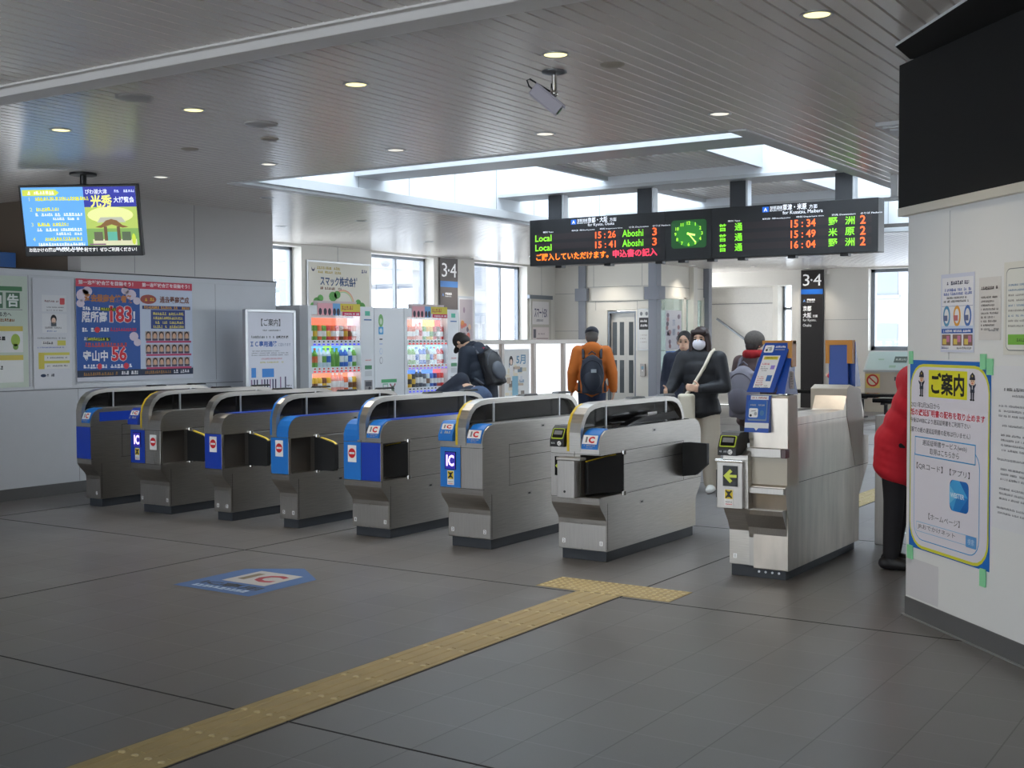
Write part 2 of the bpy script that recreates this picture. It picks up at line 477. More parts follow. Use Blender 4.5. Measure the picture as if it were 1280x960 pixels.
# ------------------------------------------------------------------ window wall on the far left and the back walls
mb = MB()
WWX = -13.4
piers = ((10.6, 12.2), (14.36, 16.08), (17.84, 19.13), (21.0, 22.1))
for y0, y1 in piers:
    mb.box(WWX - .3, WWX, y0, y1, 0, CEIL, WALLP)
    mb.box(WWX - .002, WWX + .002, (y0 + y1) / 2, (y0 + y1) / 2 + .006, 2.0, CEIL, GREYT)
gaps = ((12.2, 14.36), (16.08, 17.84), (19.13, 21.0))
for y0, y1 in gaps: mb.box(WWX - .3, WWX, y0, y1, 0, .75, WALLP); mb.box(WWX - .3, WWX, y0, y1, 3.03, CEIL + .1, WALLP)
mb.box(WWX - .3, WX - .2, 10.5, 10.6, 0, CEIL, WALLP)
struct(mb.build('wall_window_side'))
def window(n, y0, y1, mull):
    f = MB(); x = WWX - .24
    for a, b in ((y0, y0 + .05), (y1 - .05, y1)): f.box(x - .05, x + .04, a, b, .75, 3.03, FRAME)
    for m_ in mull: f.box(x - .02, x + .03, m_ - .02, m_ + .02, .75, 3.03, FRAME)
    for a, b in ((.75, .80), (2.98, 3.03)): f.box(x - .05, x + .04, y0, y1, a, b, FRAME)
    o = struct(f.build('window_%d' % n))
    g = MB(); g.box(x - .006, x, y0 + .05, y1 - .05, .8, 2.98, GLASSW); g.build('pane', o)
window(2, 12.2, 14.36, (13.3,)); window(3, 16.08, 17.84, (17.0,)); window(4, 19.13, 21.0, (20.33,))
# wall beside the lift
mb = MB(); mb.box(-13.7, -12.78, 22.1, 22.3, 0, CEIL, WALLP)
mb.box(-13.4, -12.78, 22.098, 22.102, 1.72, 1.726, GREYT); mb.box(-13.4, -12.78, 22.098, 22.102, 2.5, 2.506, GREYT)
struct(mb.build('wall_back_left'))
# lift housing
LIFT = M('lift_panel', (226, 222, 212), .45)
mb = MB()
mb.box(-12.62, -11.16, 22.06, 22.5, 2.14, CEIL, LIFT); mb.box(-12.62, -12.13, 22.06, 22.5, 0, 2.14, LIFT); mb.box(-11.47, -11.16, 22.06, 22.5, 0, 2.14, LIFT)
for z in (2.32, 2.62): mb.box(-12.6, -11.18, 22.057, 22.061, z, z + .008, GREYT)
for x in (-12.45, -11.33): mb.box(x, x + .006, 22.057, 22.061, 2.62, CEIL, GREYT)
for x in (-12.40, -11.44): mb.box(x, x + .006, 22.057, 22.061, 2.14, 2.32, GREYT)
mb.box(-12.5, -11.28, 22.03, 22.06, 2.34, 2.60, LIFT)
mb.box(-12.62, -11.0, 23.8, 24.0, 0, CEIL, WALLP)
struct(mb.build('wall_lift', bevel=.004))
mb = MB()
for x0, x1, w in ((-12.78, -12.62, .06), (-11.16, -10.97, .07)):
    mb.box(x0, x1, 22.0, 22.2, 0, CEIL, GREYP); mb.box(x0 - w, x1 + w, 21.96, 22.24, 2.34, 2.60, GREYP)
mb.box(-11.17, -10.97, 24.52, 24.68, 0, CEIL, GREYP)
struct(mb.build('trim_6', bevel=.004))
d = MB()
d.box(-12.13, -12.09, 22.08, 22.3, 0, 2.12, FRAME); d.box(-11.51, -11.47, 22.08, 22.3, 0, 2.12, FRAME); d.box(-12.09, -11.51, 22.08, 22.3, 2.08, 2.12, FRAME)
door = struct(d.build('door_1'))
DOORW = M('lift_door_paint', (214, 212, 206), .4)
def leaf(x0, x1, y, name):
    l = MB(); l.box(x0, x1, y, y + .03, .01, 2.08, DOORW)
    k = 2 if x1 - x0 > .3 else 1
    w = (x1 - x0) / k
    for i in range(k):
        c = x0 + w * (i + .5)
        for a, b in ((.45, 1.12), (1.22, 1.9)): l.box(c - .05, c + .05, y - .004, y + .002, a, b, M('door_pane', (86, 92, 96), .12))
    l.build(name, door, bevel=.003)
leaf(-12.09, -11.92, 22.16, 'leaf'); leaf(-11.93, -11.72, 22.13, 'leaf'); leaf(-11.72, -11.51, 22.13, 'leaf')
# glazed side of the waiting room, along the passage
mb = MB(); gx = -11.1
mb.box(gx - .06, gx, 22.2, 24.55, 2.42, CEIL, LIFT); mb.box(gx - .06, gx, 22.2, 24.55, 0, .78, M('pale_blue_base', (206, 212, 222), .4))
mb.box(gx - .003, gx + .003, 22.2, 24.55, 2.62, 2.628, GREYT)
struct(mb.build('wall_waiting_room'))
f = MB()
for y in (22.2, 23.52, 24.47): f.box(gx - .06, gx + .02, y, y + .08, .78, 2.42, LIFT if y > 23 else FRAME)
f.box(gx - .06, gx + .02, 22.2, 24.55, .74, .80, FRAME); f.box(gx - .06, gx + .02, 22.2, 24.55, 2.38, 2.44, LIFT)
o = struct(f.build('window_5'))
g = MB(); g.box(gx - .035, gx - .03, 22.28, 24.47, .8, 2.38, glass('room_glass', (.72, .80, .80), .14)); g.build('pane', o)
mb = MB()
for y, z in ((22.7, 2.05), (23.0, 1.95)): mb.box(-11.75, -11.72, y, y + .09, z - .2, z + .25, L(240, 248, 255, 3))
# back wall of the hall
BW = 26.1
TEX = M('pale_textured_wall', (204, 202, 198), .5, noise=.03, nscale=30)
mb = MB()
mb.box(-14, -9.69, BW, BW + .3, 2.74, CEIL, WALLP)
mb.box(-9.69, -7.98, BW, BW + .3, 0, CEIL, WALLP); mb.box(-14, -11.9, BW, BW + .3, 0, 2.74, WALLP)
mb.box(-14, -10.15, BW + .75, BW + .85, 0, 2.9, TEX)
mb.box(-12, -10.15, BW + .74, BW + .752, 2.36, 2.375, GREYT)
mb.box(-10.25, -10.13, BW + .3, BW + .75, 0, 2.9, WALLP)
mb.box(-9.80, -9.69, BW + .3, BW + .9, 0, 2.9, WALLP)
mb.box(-14, -9.69, BW + .3, BW + .9, 2.74, 2.9, WALLP)
mb.box(-7.98, -4.2, BW, BW + .3, 0, 1.28, WALLP); mb.box(-7.98, -4.2, BW, BW + .3, 3.03, CEIL, WALLP); mb.box(-4.2, -3.0, BW, BW + .3, 0, CEIL, WALLP); mb.box(3.0, X1, BW, BW + .3, 0, CEIL, WALLP); mb.box(-3.0, 3.0, BW, BW + .3, 0, .7, WALLP); mb.box(-3.0, 3.0, BW, BW + .3, 3.03, CEIL, WALLP)
mb.box(-8.96, -8.954, BW - .002, BW + .001, 0, CEIL, GREYT); mb.box(-8.95, -7.98, BW - .002, BW + .001, 1.95, 1.956, GREYT)
struct(mb.build('wall_back'))
f = MB()
for x in (-7.98, -6.2, -4.28): f.box(x, x + .08, BW + .2, BW + .3, 1.28, 3.03, FRAME)
f.box(-7.98, -4.2, BW + .2, BW + .3, 1.28, 1.37, FRAME); f.box(-7.98, -4.2, BW + .2, BW + .3, 2.96, 3.03, FRAME)
o = struct(f.build('window_6')); g = MB(); g.box(-7.9, -4.28, BW + .25, BW + .256, 1.37, 2.96, GLASSW); g.build('pane', o)
f = MB()
for x in (-3.0, -1, 1, 2.92): f.box(x, x + .08, BW + .2, BW + .3, .7, 3.03, FRAME)
f.box(-3, 3, BW + .2, BW + .3, .7, .78, FRAME); f.box(-3, 3, BW + .2, BW + .3, 2.96, 3.03, FRAME)
o = struct(f.build('window_12')); g = MB(); g.box(-2.95, 2.95, BW + .25, BW + .256, .78, 2.96, GLASSW); g.build('pane', o)  # unseen window, added to brighten the reflection on the end gate
f = MB()
for x in (-10.13, -9.85): f.box(x, x + .05, BW + .62, BW + .72, .1, 2.74, FRAME)
f.box(-10.13, -9.80, BW + .62, BW + .72, 2.2, 2.26, FRAME)
o = struct(f.build('window_7')); g = MB(); g.box(-10.1, -9.84, BW + .66, BW + .666, .1, 2.74, GLASSW); g.build('pane', o)
# stair rail running down along the recessed wall
mb = MB(); mb.tube([(-11.75, BW + .62, 2.02), (-10.3, BW + .62, 1.02)], .03, 10, FRAME)
for k in (.15, .85): mb.tube([(-11.75 + 1.45 * k, BW + .62, 2.02 - k), (-11.75 + 1.45 * k, BW + .76, 1.98 - k)], .012, 6, FRAME)
tag(mb.build('stair_handrail'), 'grey handrail sloping down the recessed pale wall at the back', 'handrail')
# right and unseen walls
mb = MB()
for a, b in ((6, 14.5), (17.3, 18.2), (21.0, 21.9), (24.7, Y1)): mb.box(X1, X1 + .2, a, b, 0, CEIL, WALLP)
for a, b in ((14.5, 17.3), (18.2, 21.0), (21.9, 24.7)): mb.box(X1, X1 + .2, a, b, 0, .7, WALLP); mb.box(X1, X1 + .2, a, b, 2.95, CEIL, WALLP)
struct(mb.build('wall_right_far'))
for n_, (a, b) in zip((8, 9, 10), ((14.5, 17.3), (18.2, 21.0), (21.9, 24.7))):  # unseen windows, added so the gate sides reflect something bright
    f = MB()
    for y in (a, (a + b) / 2, b - .05): f.box(X1 + .05, X1 + .12, y, y + .05, .7, 2.95, FRAME)
    f.box(X1 + .05, X1 + .12, a, b, .7, .75, FRAME); f.box(X1 + .05, X1 + .12, a, b, 2.9, 2.95, FRAME)
    o = struct(f.build('window_%d' % n_)); g = MB(); g.box(X1 + .08, X1 + .086, a, b, .75, 2.9, GLASSW); g.build('pane', o)
mb = MB(); mb.box(X1, X1 + .2, Y0, 6, 0, CEIL, WALLP); struct(mb.build('wall_right_near'))  # unseen wall, added to shut out open-sky light on the right
mb = MB()
mb.box(X0, -11, Y0 - .2, Y0, 0, CEIL, WALLP); mb.box(3, X1, Y0 - .2, Y0, 0, CEIL, WALLP); mb.box(-11, 3, Y0 - .2, Y0, 0, .3, WALLP); mb.box(-11, 3, Y0 - .2, Y0, 2.7, CEIL, WALLP)
mb.box(X0, X0 + .2, Y0, -2, 0, CEIL, WALLP); mb.box(X0, -12.4, -2.1, -2, 0, CEIL, WALLP)
struct(mb.build('wall_front'))  # unseen wall, added to limit the light from behind the camera
f = MB()
for k in range(8): f.box(-11 + 2 * k - .03, -11 + 2 * k + .03, Y0 - .15, Y0 - .05, .3, 2.7, FRAME)
o = struct(f.build('window_11')); g = MB(); g.box(-11, 3, Y0 - .1, Y0 - .094, .3, 2.7, GLASSW); g.build('pane', o)  # added glazing, sized for how much light it lets onto the foreground

# ------------------------------------------------------------------ near right wall (turned 45 degrees), black screen above
A = Vector((-1.876, 6.856, 0)); ang = R(-46.53)
D = Vector((math.cos(ang), math.sin(ang), 0)); NN = Vector((-math.sin(ang), math.cos(ang), 0)) * -1    # NN looks at the camera side
def rwall(u, n, z): return A + D * u + NN * n + Vector((0, 0, z))
def rbox(mb, u0, u1, n0, n1, z0, z1, mat):
    vs = [rwall(u, n, z) for u in (u0, u1) for n in (n0, n1) for z in (z0, z1)]
    fs = [(0, 1, 3, 2), (4, 6, 7, 5), (0, 4, 5, 1), (2, 3, 7, 6), (0, 2, 6, 4), (1, 5, 7, 3)]
    mb.add(vs, fs, mat)
NWALL = M('near_wall_panel', (224, 224, 222), .42, noise=.01, nscale=1)
mb = MB()
p = [rwall(0, 0, 0), rwall(3.2, 0, 0), rwall(3.2, 0, 0) + Vector((1.6, 2, 0)), Vector((1.4, 6.95, 0)), Vector((-1.83, 6.95, 0))]
mb.prism([(v.x, v.y) for v in p], 'Z', .105, 2.22, NWALL)
rbox(mb, .43, .434, -.001, .0012, 1.43, 2.2, PALET)
struct(mb.build('wall_right'))
mb = MB(); mb.prism([(v.x, v.y) for v in p], 'Z', 0, .105, BASEB)
rbox(mb, 0, 3.2, 0, .006, 0, .105, BASEB); rbox(mb, -.02, 3.2, .0, .02, 0, .006, ALU)
struct(mb.build('baseboard_right'))
mb = MB(); rbox(mb, -.06, 3.2, -.3, .035, 2.215, 2.262, M('ledge_paint', (206, 200, 186), .4)); struct(mb.build('trim_7', bevel=.003))
mb = MB()
rbox(mb, -.06, 3.2, -.35, .03, 2.262, 3.05, M('black_screen', (13, 13, 14), .8))
rbox(mb, -.10, -.05, -.28, -.02, 2.45, 2.95, BLACK)
s_ = tag(mb.build('screen_panel'), 'large black screen panel over the white wall at the right', 'screen')
mb = MB(); mb.prism([(-1.855, 6.78), (-1.84, 6.45), (-1.35, 5.79), (.4, 3.5), (1.4, 4.6), (-1.6, 6.9)], 'Z', 3.056, CEIL, LIP, M('black_screen')); struct(mb.build('trim_8', bevel=.003))

# ------------------------------------------------------------------ world outside the windows
OUT = M('pale_facade', (128, 129, 132), .8); OUTD = M('facade_window', (98, 104, 114), .5)
def building(name, label, x0, x1, y0, y1, h, face, rows, cols):
    t = thing(name, label, 'building', ((x0 + x1) / 2, (y0 + y1) / 2, -6), 'buildings outside the windows')
    m = MB(); m.box(x0, x1, y0, y1, -6, h, OUT); m.box(x0 - .2, x1 + .2, y0 - .2, y1 + .2, h, h + .4, OUT)
    m.build('wall', t)
    for i in range(rows):
        z = h - 2.2 - i * 2.6
        for k in range(cols):
            w = MB()
            if face == 'Y':
                a = x0 + (x1 - x0) * (k + .25) / cols; b = x0 + (x1 - x0) * (k + .75) / cols
                w.box(a, b, y0 - .04, y0 + .1, z, z + 1.5, OUTD); w.box(a - .08, b + .08, y0 - .1, y0, z - .12, z, OUT)
            else:
                a = y0 + (y1 - y0) * (k + .25) / cols; b = y0 + (y1 - y0) * (k + .75) / cols
                w.box(x1 - .1, x1 + .04, a, b, z, z + 1.5, OUTD); w.box(x1, x1 + .1, a - .08, b + .08, z - .12, z, OUT)
            w.build('window', t)
building('office_building', 'pale office block with a grid of windows seen through the right back window', -17.5, -2, 47, 56, 5.4, 'Y', 3, 10)
building('apartment_building', 'pale building with window rows seen through the left windows, nearer one', -41, -33, 32, 44, 4.6, 'X', 3, 8)
building('town_building', 'pale building seen through the left windows above the drinks machines, farther one', -58, -48, 46, 70, 7.5, 'X', 4, 9)
# ------------------------------------------------------------------ ticket gates
def body_profile():
    h = [(.10, .075), (.10, .25)] + [(.05 + .05 * math.cos(PI * k / 8), .25 + .02 * k + .02) for k in range(1, 8)] + [(0, .455), (0, .80), (.012, .845), (.04, .885), (.085, .912), (.14, .92)]
    return h + [(1.65 - y, z) for y, z in reversed(h)]
PROF = body_profile()
def clip(poly, z0, z1):
    def cut(P_, z, keep_above):
        out = []
        for i in range(len(P_)):
            a, b = P_[i], P_[(i + 1) % len(P_)]
            ia = (a[1] >= z) if keep_above else (a[1] <= z); ib = (b[1] >= z) if keep_above else (b[1] <= z)
            if ia: out.append(a)
            if ia != ib:
                t = (z - a[1]) / (b[1] - a[1]); out.append((a[0] + (b[0] - a[0]) * t, z))
        return out
    return cut(cut(poly, z0, True), z1, False)
def arc_strip(mb, x0, x1, mat, t=.003, z_from=.78):
    """thin cover that follows the rounded front top"""
    pts = [(0, z_from), (0, .80), (.012, .845), (.04, .885), (.085, .912), (.14, .92)]
    out = [(-t, z_from), (-t, .80), (.012 - t, .846), (.04 - t * .7, .885 + t), (.085, .912 + t), (.14, .92 + t)]
    mb.band(out, pts, 'X', x0, x1, mat)
def rail_outline(inset=0.0):
    h = [(-.004, .77), (-.004, .90), (.012, .965), (.05, 1.025), (.11, 1.068), (.19, 1.09), (.29, 1.098)]
    hi = [(.034, .77), (.034, .90), (.048, .948), (.08, .995), (.13, 1.035), (.20, 1.055), (.29, 1.063)]
    a = hi if inset else h
    return a + [(1.65 - y, z) for y, z in reversed(a)]
def rail(root, x0, x1, edge=None, edge_side=1, pad=True):
    mb = MB(); mb.band(rail_outline(), rail_outline(1), 'X', x0, x1, STEEL)
    if edge:
        w = .018; o = rail_outline()[:6]; i = [(y + .03, z - .01) for y, z in o]
        o2 = [(y - .002, z + .001) for y, z in o]
        mb.band(o2, i, 'X', x0 - .0015, x0 + w, edge)
    r = mb.build('guide_rail', root, local=True)
    ri = rail_outline(1)
    m2 = MB(); xm = (x0 + x1) / 2
    m2.prism([p_ for p_ in ri if p_[1] >= .90] , 'X', xm - .006, xm + .006, SMOKE)
    m2.build('smoked_panel', r, local=True)
    for y in (.36, 1.32):
        m3 = MB(); m3.box(x1 - .008, x1 + .003, y - .007, y + .007, .90, 1.075, ALU); m3.build('rail_post', r, local=True)
    if pad:
        for y in (.80, 1.32):
            m4 = MB(); m4.prism([(y, 1.096), (y + .02, 1.112), (y + .2, 1.112), (y + .22, 1.096)], 'X', xm - .03, xm + .03, BLACK); m4.build('sensor_cover', r, local=True)
def ic_sticker(root, x0, x1):
    """the rounded reader face of the row ends: IC mark above, blue below"""
    mb = MB(); arc_strip(mb, x0 + .004, x1 - .004, BLUEL, .006, .79)
    w = x1 - x0 - .02
    f = Flat(mb, (x0 + .01, -.0055, .826), (1, 0, 0), (0, .022, .050), .0009); h = .064
    f.rect(0, 0, w, h, WHITE, 1)
    f.text('I', w * .20, h * .18, .05, GREYT, 2, hfit=h * .64, w=w * .12, bold=.06)
    f.text('C', w * .40, h * .12, .05, RED, 2, hfit=h * .74, w=w * .42, bold=.05)
    g = Flat(mb, (x0 + .01, -.0070, .797), (1, 0, 0), (0, .004, .045), .0012); h = .028
    g.scrawl(w * .12, h * .50, w * .92, h * .40, PALET, 1, 3); g.scrawl(w * .2, h * .10, w * .8, h * .2, PALET, 1, 5)
    return mb.build('reader_face', root, local=True)
def card_reader(root, x0, x1, ring, body=BLUEL, logo=True):
    mb = MB()
    mb.prism([(-.035, .80), (-.035, .845), (.005, .925), (.035, .945), (.15, .945), (.15, .80)], 'X', x0, x1, body)
    f = Flat(mb, (x0, -.0355, .846), (1, 0, 0), (0, .040, .080), .0012)
    w = x1 - x0; h = .09
    if logo:
        f.rect(w * .08, h * .08, w * .92, h * .96, body if body is not BLACK else BLACKG, 1)
        f.rrect(w * .12, h * .46, w * .92, h * .97, .008, WHITE, 2); f.text('I', w * .28, h * .56, .04, GREYT, 3, hfit=h * .3, w=w * .10, bold=.06)
        f.text('C', w * .46, h * .54, .05, RED, 3, hfit=h * .34, w=w * .34, bold=.05)
        f.scrawl(w * .14, h * .10, w * .88, h * .26, PALET, 2, 8)
    else:
        f.rrect(w * .06, h * .10, w * .94, h * .98, .01, ring, 1); f.rrect(w * .12, h * .2, w * .88, h * .92, .008, BLACKG, 2); f.rect(w * .2, h * .45, w * .8, h * .8, GREYT, 3)
        g = Flat(mb, (x0, -.0355, .80), (1, 0, 0), (0, 0, 1), .0012)
        g.oval(w * .68, .024, .016, .016, WHITE, 1); g.text('IC', w * .68, .014, .02, INK, 2, hfit=.018, align='C'); g.scrawl(w * .1, .02, w * .5, .012, PALET, 1, 4)
    return mb.build('card_reader', root, bevel=.006, local=True)
def stop_sign(root, x, z, y=-.0035):
    mb = MB(); mb.box(x - .043, x + .043, y, y + .002, z - .066, z + .066, WHITE)
    f = Flat(mb, (x, y - .0005, z), (1, 0, 0), (0, 0, 1)); f.oval(0, .004, .036, .038, RED, 1); f.rect(-.027, -.004, .027, .012, WHITE, 2)
    return mb.build('no_entry_sticker', root, local=True)
def caution(root, x, z, y=-.0035):
    mb = MB(); mb.box(x - .03, x + .03, y, y + .002, z - .055, z + .05, WHITE)
    f = Flat(mb, (x, y - .0005, z), (1, 0, 0), (0, 0, 1)); f.rect(-.027, -.012, .027, .047, C(226, 200, 40), 1)
    for s_ in (-1, 1): f.line(-.02 * s_, -.006, .02 * s_, .042, .010, INK, 2)
    f.rect(-.008, .0, .008, .036, INK, 3); f.scrawl(-.022, -.036, .022, .009, GREYT, 1, 2); f.scrawl(-.022, -.05, .022, .008, RED, 1, 7)
    return mb.build('caution_sticker', root, local=True)
def number_plate(mb, x, ch):
    f = Flat(mb, (x, .0962, .13), (1, 0, 0), (0, 0, 1)); f.rrect(-.013, -.016, .013, .016, .004, WHITE, 1); f.text(ch, 0, -.011, .03, INK, 2, hfit=.022, align='C')
def led(root, x, z, kind, y=-.0035):
    mb = MB(); w = .05
    mb.box(x - w, x + w, y - .004, y + .002, z - .066, z + .066, BLACKG)
    f = Flat(mb, (x, y - .0045, z), (1, 0, 0), (0, 0, 1))
    if kind == 'IC':
        f.rect(-.046, -.062, .046, .062, M('led_field', (40, 34, 130), .3, emit=.7), 1)
        f.text('IC', 0, -.042, .1, L(226, 204, 255, 1.5), 2, hfit=.084, w=.070, bold=.03, align='C')
    else:
        g_ = M('arrow_lime', (168, 178, 62), .4, emit=.3)
        f.poly([(-.045, 0), (0, .045), (.016, .03), (-.006, .009), (.045, .009), (.045, -.009), (-.006, -.009), (.016, -.03), (0, -.045)], g_, 1)
    return mb.build('display', root, local=True)
def flap(root, x, sgn, closed=True, y=.33):
    """padded door leaf hung on the side of the gate"""
    t = MB()
    if closed:
        o_ = [(x, .465), (x + sgn * .21, .468), (x + sgn * .225, .49), (x + sgn * .225, .68), (x + sgn * .21, .70), (x + sgn * .06, .735), (x, .742)]
        t.prism(o_, 'Y', y - .022, y + .022, RUBBER)
        t2 = MB(); t2.band([(x + sgn * .06, .742), (x + sgn * .19, .712), (x + sgn * .225, .69)], [(x + sgn * .06, .734), (x + sgn * .19, .702), (x + sgn * .218, .68)], 'Y', y - .012, y + .012, YELL)
    else:
        dx = -.13 * sgn; dy = -.285
        d_ = Vector((dx, dy, 0)).normalized(); n_ = Vector((-d_.y, d_.x, 0))
        ln = math.hypot(dx, dy)
        P0 = Vector((x + sgn * .006, y - .01, 0)); pr = [(0, .475), (ln, .475), (ln, .70), (ln * .5, .725), (0, .742)]
        vs = [P0 + d_ * a + n_ * q + Vector((0, 0, z)) for q in (-.02, .02) for a, z in pr]
        k = len(pr)
        t.add(vs, [(i, (i + 1) % k, k + (i + 1) % k, k + i) for i in range(k)] + [tuple(range(k))[::-1], tuple(range(k, 2 * k))], RUBBER)
        t2 = MB(); vs = [P0 + d_ * a + n_ * q + Vector((0, 0, z)) for q in (-.008, .008) for a, z in ((.06, .741), (ln, .705), (ln, .697), (.06, .733))]
        t2.add(vs, [(0, 1, 2, 3), (7, 6, 5, 4), (0, 4, 5, 1), (1, 5, 6, 2), (2, 6, 7, 3), (3, 7, 4, 0)], YELL)
    f = t.build('flap_door', root, bevel=.008, local=True)
    plabel(t2.build('edge_trim', f, local=True), 'yellow trim along the top of the door leaf')
    for z in (.462, .748):
        h = MB(); h.cyl((x + sgn * .01, y, z - .014), (x + sgn * .01, y, z + .014), .02, n=12, mat=CHROME); h.build('hinge', f, local=True)
def gate(xr, w, label, cols, right_notch=True, cut_front=False, seam=None):
    """body of one gate; cols is a function that dresses the front"""
    root = thing('ticket_gate', label, 'ticket gate', (xr, 7.25, 0), 'automatic ticket gates in a row')
    mb = MB(); nx = -.15 if cut_front else -.07
    if right_notch:
        mb.prism(PROF, 'X', -w, nx, STEEL)
        mb.prism(clip(PROF, 0, .458), 'X', nx, 0, STEEL); mb.prism(clip(PROF, .748, 2), 'X', nx, 0, STEEL)
        mb.box(nx, 0, .335, 1.65, .458, .748, STEEL)
        if not cut_front: mb.box(nx, 0, 0, .03, .458, .748, STEEL)
    else: mb.prism(PROF, 'X', -w, 0, STEEL)
    body = mb.build('body', root, bevel=.006, local=True)
    if right_notch:
        rc = MB(); DK = M('recess_dark', (74, 70, 66), .5)  # dark liner paints in the shade inside the door recess
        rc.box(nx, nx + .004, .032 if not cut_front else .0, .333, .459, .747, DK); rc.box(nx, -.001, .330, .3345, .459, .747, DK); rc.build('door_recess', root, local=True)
    s_ = MB()
    s_.box(-w - .0006, .0012, .34, 1.65, .452, .4545, DARKSEAM)
    for z in (.66, .758): s_.box(-.02, .001, .35, 1.33, z, z + .003, DARKSEAM)
    for y in (.352, 1.33): s_.box(-.02, .001, y, y + .003, .458, .758, DARKSEAM)
    s_.box(-w - .0006, .0006, -.0008, .02, .753, .7555, DARKSEAM)
    s_.box(-w - .0006, .0006, -.0008, .02, .4535, .456, DARKSEAM)
    s_.box(-.02, .001, .115, .1175, .09, .41, DARKSEAM)
    if seam is not None:
        s_.box(seam - .0015, seam + .0015, -.0012, .02, .456, .77, DARKSEAM); s_.box(seam - .0015, seam + .0015, .0985, .12, .08, .262, DARKSEAM)
    s_.build('panel_gaps', body, local=True)
    for y, z in ((.80, .862), (.60, .355)):
        q = MB(); q.box(-.004, .0015, y, y + .065, z, z + .026, STEELL); q.box(-.0005, .0022, y + .012, y + .045, z + .006, z + .018, BLACK); q.build('lock_plate', root, local=True)
    q = MB(); q.box(-w + .015, -.012, .125, 1.525, 0, .075, PLINTH); q.build('plinth', root, bevel=.003, local=True)
    q = MB(); f = MB()
    q.box(-w + .006, -.006, .097, .1, .085, .255, STEELL)
    cols(root, q)
    q.build('kick_plate', root, local=True)
    return root
def fpanel(root, x0, x1, mat, name='front_panel'):
    m = MB(); m.box(x0 + .002, x1 - .002, -.003, .002, .458, .752, mat); return m.build(name, root, bevel=.001, local=True)
def cap(root, x0, x1, mat):
    m = MB(); arc_strip(m, x0, x1, mat, .003, .757); return m.build('rounded_cap', root, local=True)
def top_tray(root, x0, x1, mat):
    m = MB(); m.box(x0, x1, .16, 1.45, .9195, .924, mat); return m.build('top_panel', root, local=True)

def dress(root, q): # against the left wall
    fpanel(root, -.204, 0, BLUED); ic_sticker(root, -.125, -.004); rail(root, -.20, -.125); top_tray(root, -.12, -.01, STEELL)
    m = MB(); m.box(-.002, .0012, .10, .62, .80, .885, BLUED); m.build('side_stripe', root, local=True)
    number_plate(q, -.05, '7')
gate(-9.405, .204, 'narrow ticket gate nearest the left wall, plain dark blue front and blue side stripe', dress, right_notch=False)

def dress(root, q):
    fpanel(root, -.39, -.20, BLUED); led(root, -.30, .665, 'IC'); caution(root, -.30, .54)
    stop_sign(root, -.09, .65); card_reader(root, -.385, -.255, BLUEL, BLUED); rail(root, -.25, -.145, YELL); top_tray(root, -.14, -.01, STEELL)
    flap(root, 0, 1); number_plate(q, -.36, '7'); number_plate(q, -.03, '6')
gate(-8.46, .39, 'wide ticket gate, dark blue front with lit IC display beside bare steel no-entry front', dress, seam=-.20)

def dress(root, q):
    fpanel(root, -.203, 0, BLUED); stop_sign(root, -.10, .665); rail(root, -.203, -.14); cap(root, -.137, 0, STEELL); top_tray(root, -.13, -.01, BLUED)
    flap(root, 0, 1); flap(root, -.203, -1); number_plate(q, -.155, '6'); number_plate(q, -.045, '5')
gate(-7.694, .203, 'narrow ticket gate with dark blue front, steel cap and a no-entry sticker', dress)

def dress(root, q):
    fpanel(root, -.195, 0, BLUEL); stop_sign(root, -.10, .665); rail(root, -.195, -.13, BLUEL); cap(root, -.127, 0, BLUEL); top_tray(root, -.12, -.01, BLUED)
    flap(root, 0, 1); flap(root, -.195, -1); number_plate(q, -.15, '5'); number_plate(q, -.045, '4')
gate(-6.927, .195, 'narrow ticket gate with light blue front and light blue rounded cap', dress)

def dress(root, q):
    fpanel(root, -.372, -.196, BLUEL); fpanel(root, -.194, 0, BLUED); stop_sign(root, -.285, .66); cap(root, -.37, -.232, BLUEL)
    rail(root, -.228, -.145, BLUEL); ic_sticker(root, -.14, -.006); top_tray(root, -.135, -.01, BLUED)
    flap(root, 0, 1, False); flap(root, -.372, -1); number_plate(q, -.34, '4'); number_plate(q, -.04, '3')
gate(-5.965, .372, 'wide ticket gate with half light blue, half dark blue front', dress, seam=-.195)

def dress(root, q):
    fpanel(root, -.381, -.195, BLUEL); fpanel(root, -.193, 0, STEELL); led(root, -.285, .655, 'IC'); caution(root, -.285, .53)
    card_reader(root, -.372, -.245, BLUEL, BLUEL); rail(root, -.236, -.145, YELL); ic_sticker(root, -.142, -.008); top_tray(root, -.135, -.01, STEELL)
    number_plate(q, -.34, '3'); number_plate(q, -.05, '2')
g6 = gate(-5.015, .381, 'wide ticket gate with lit IC display on light blue beside a plain steel front', dress, right_notch=False, seam=-.194)

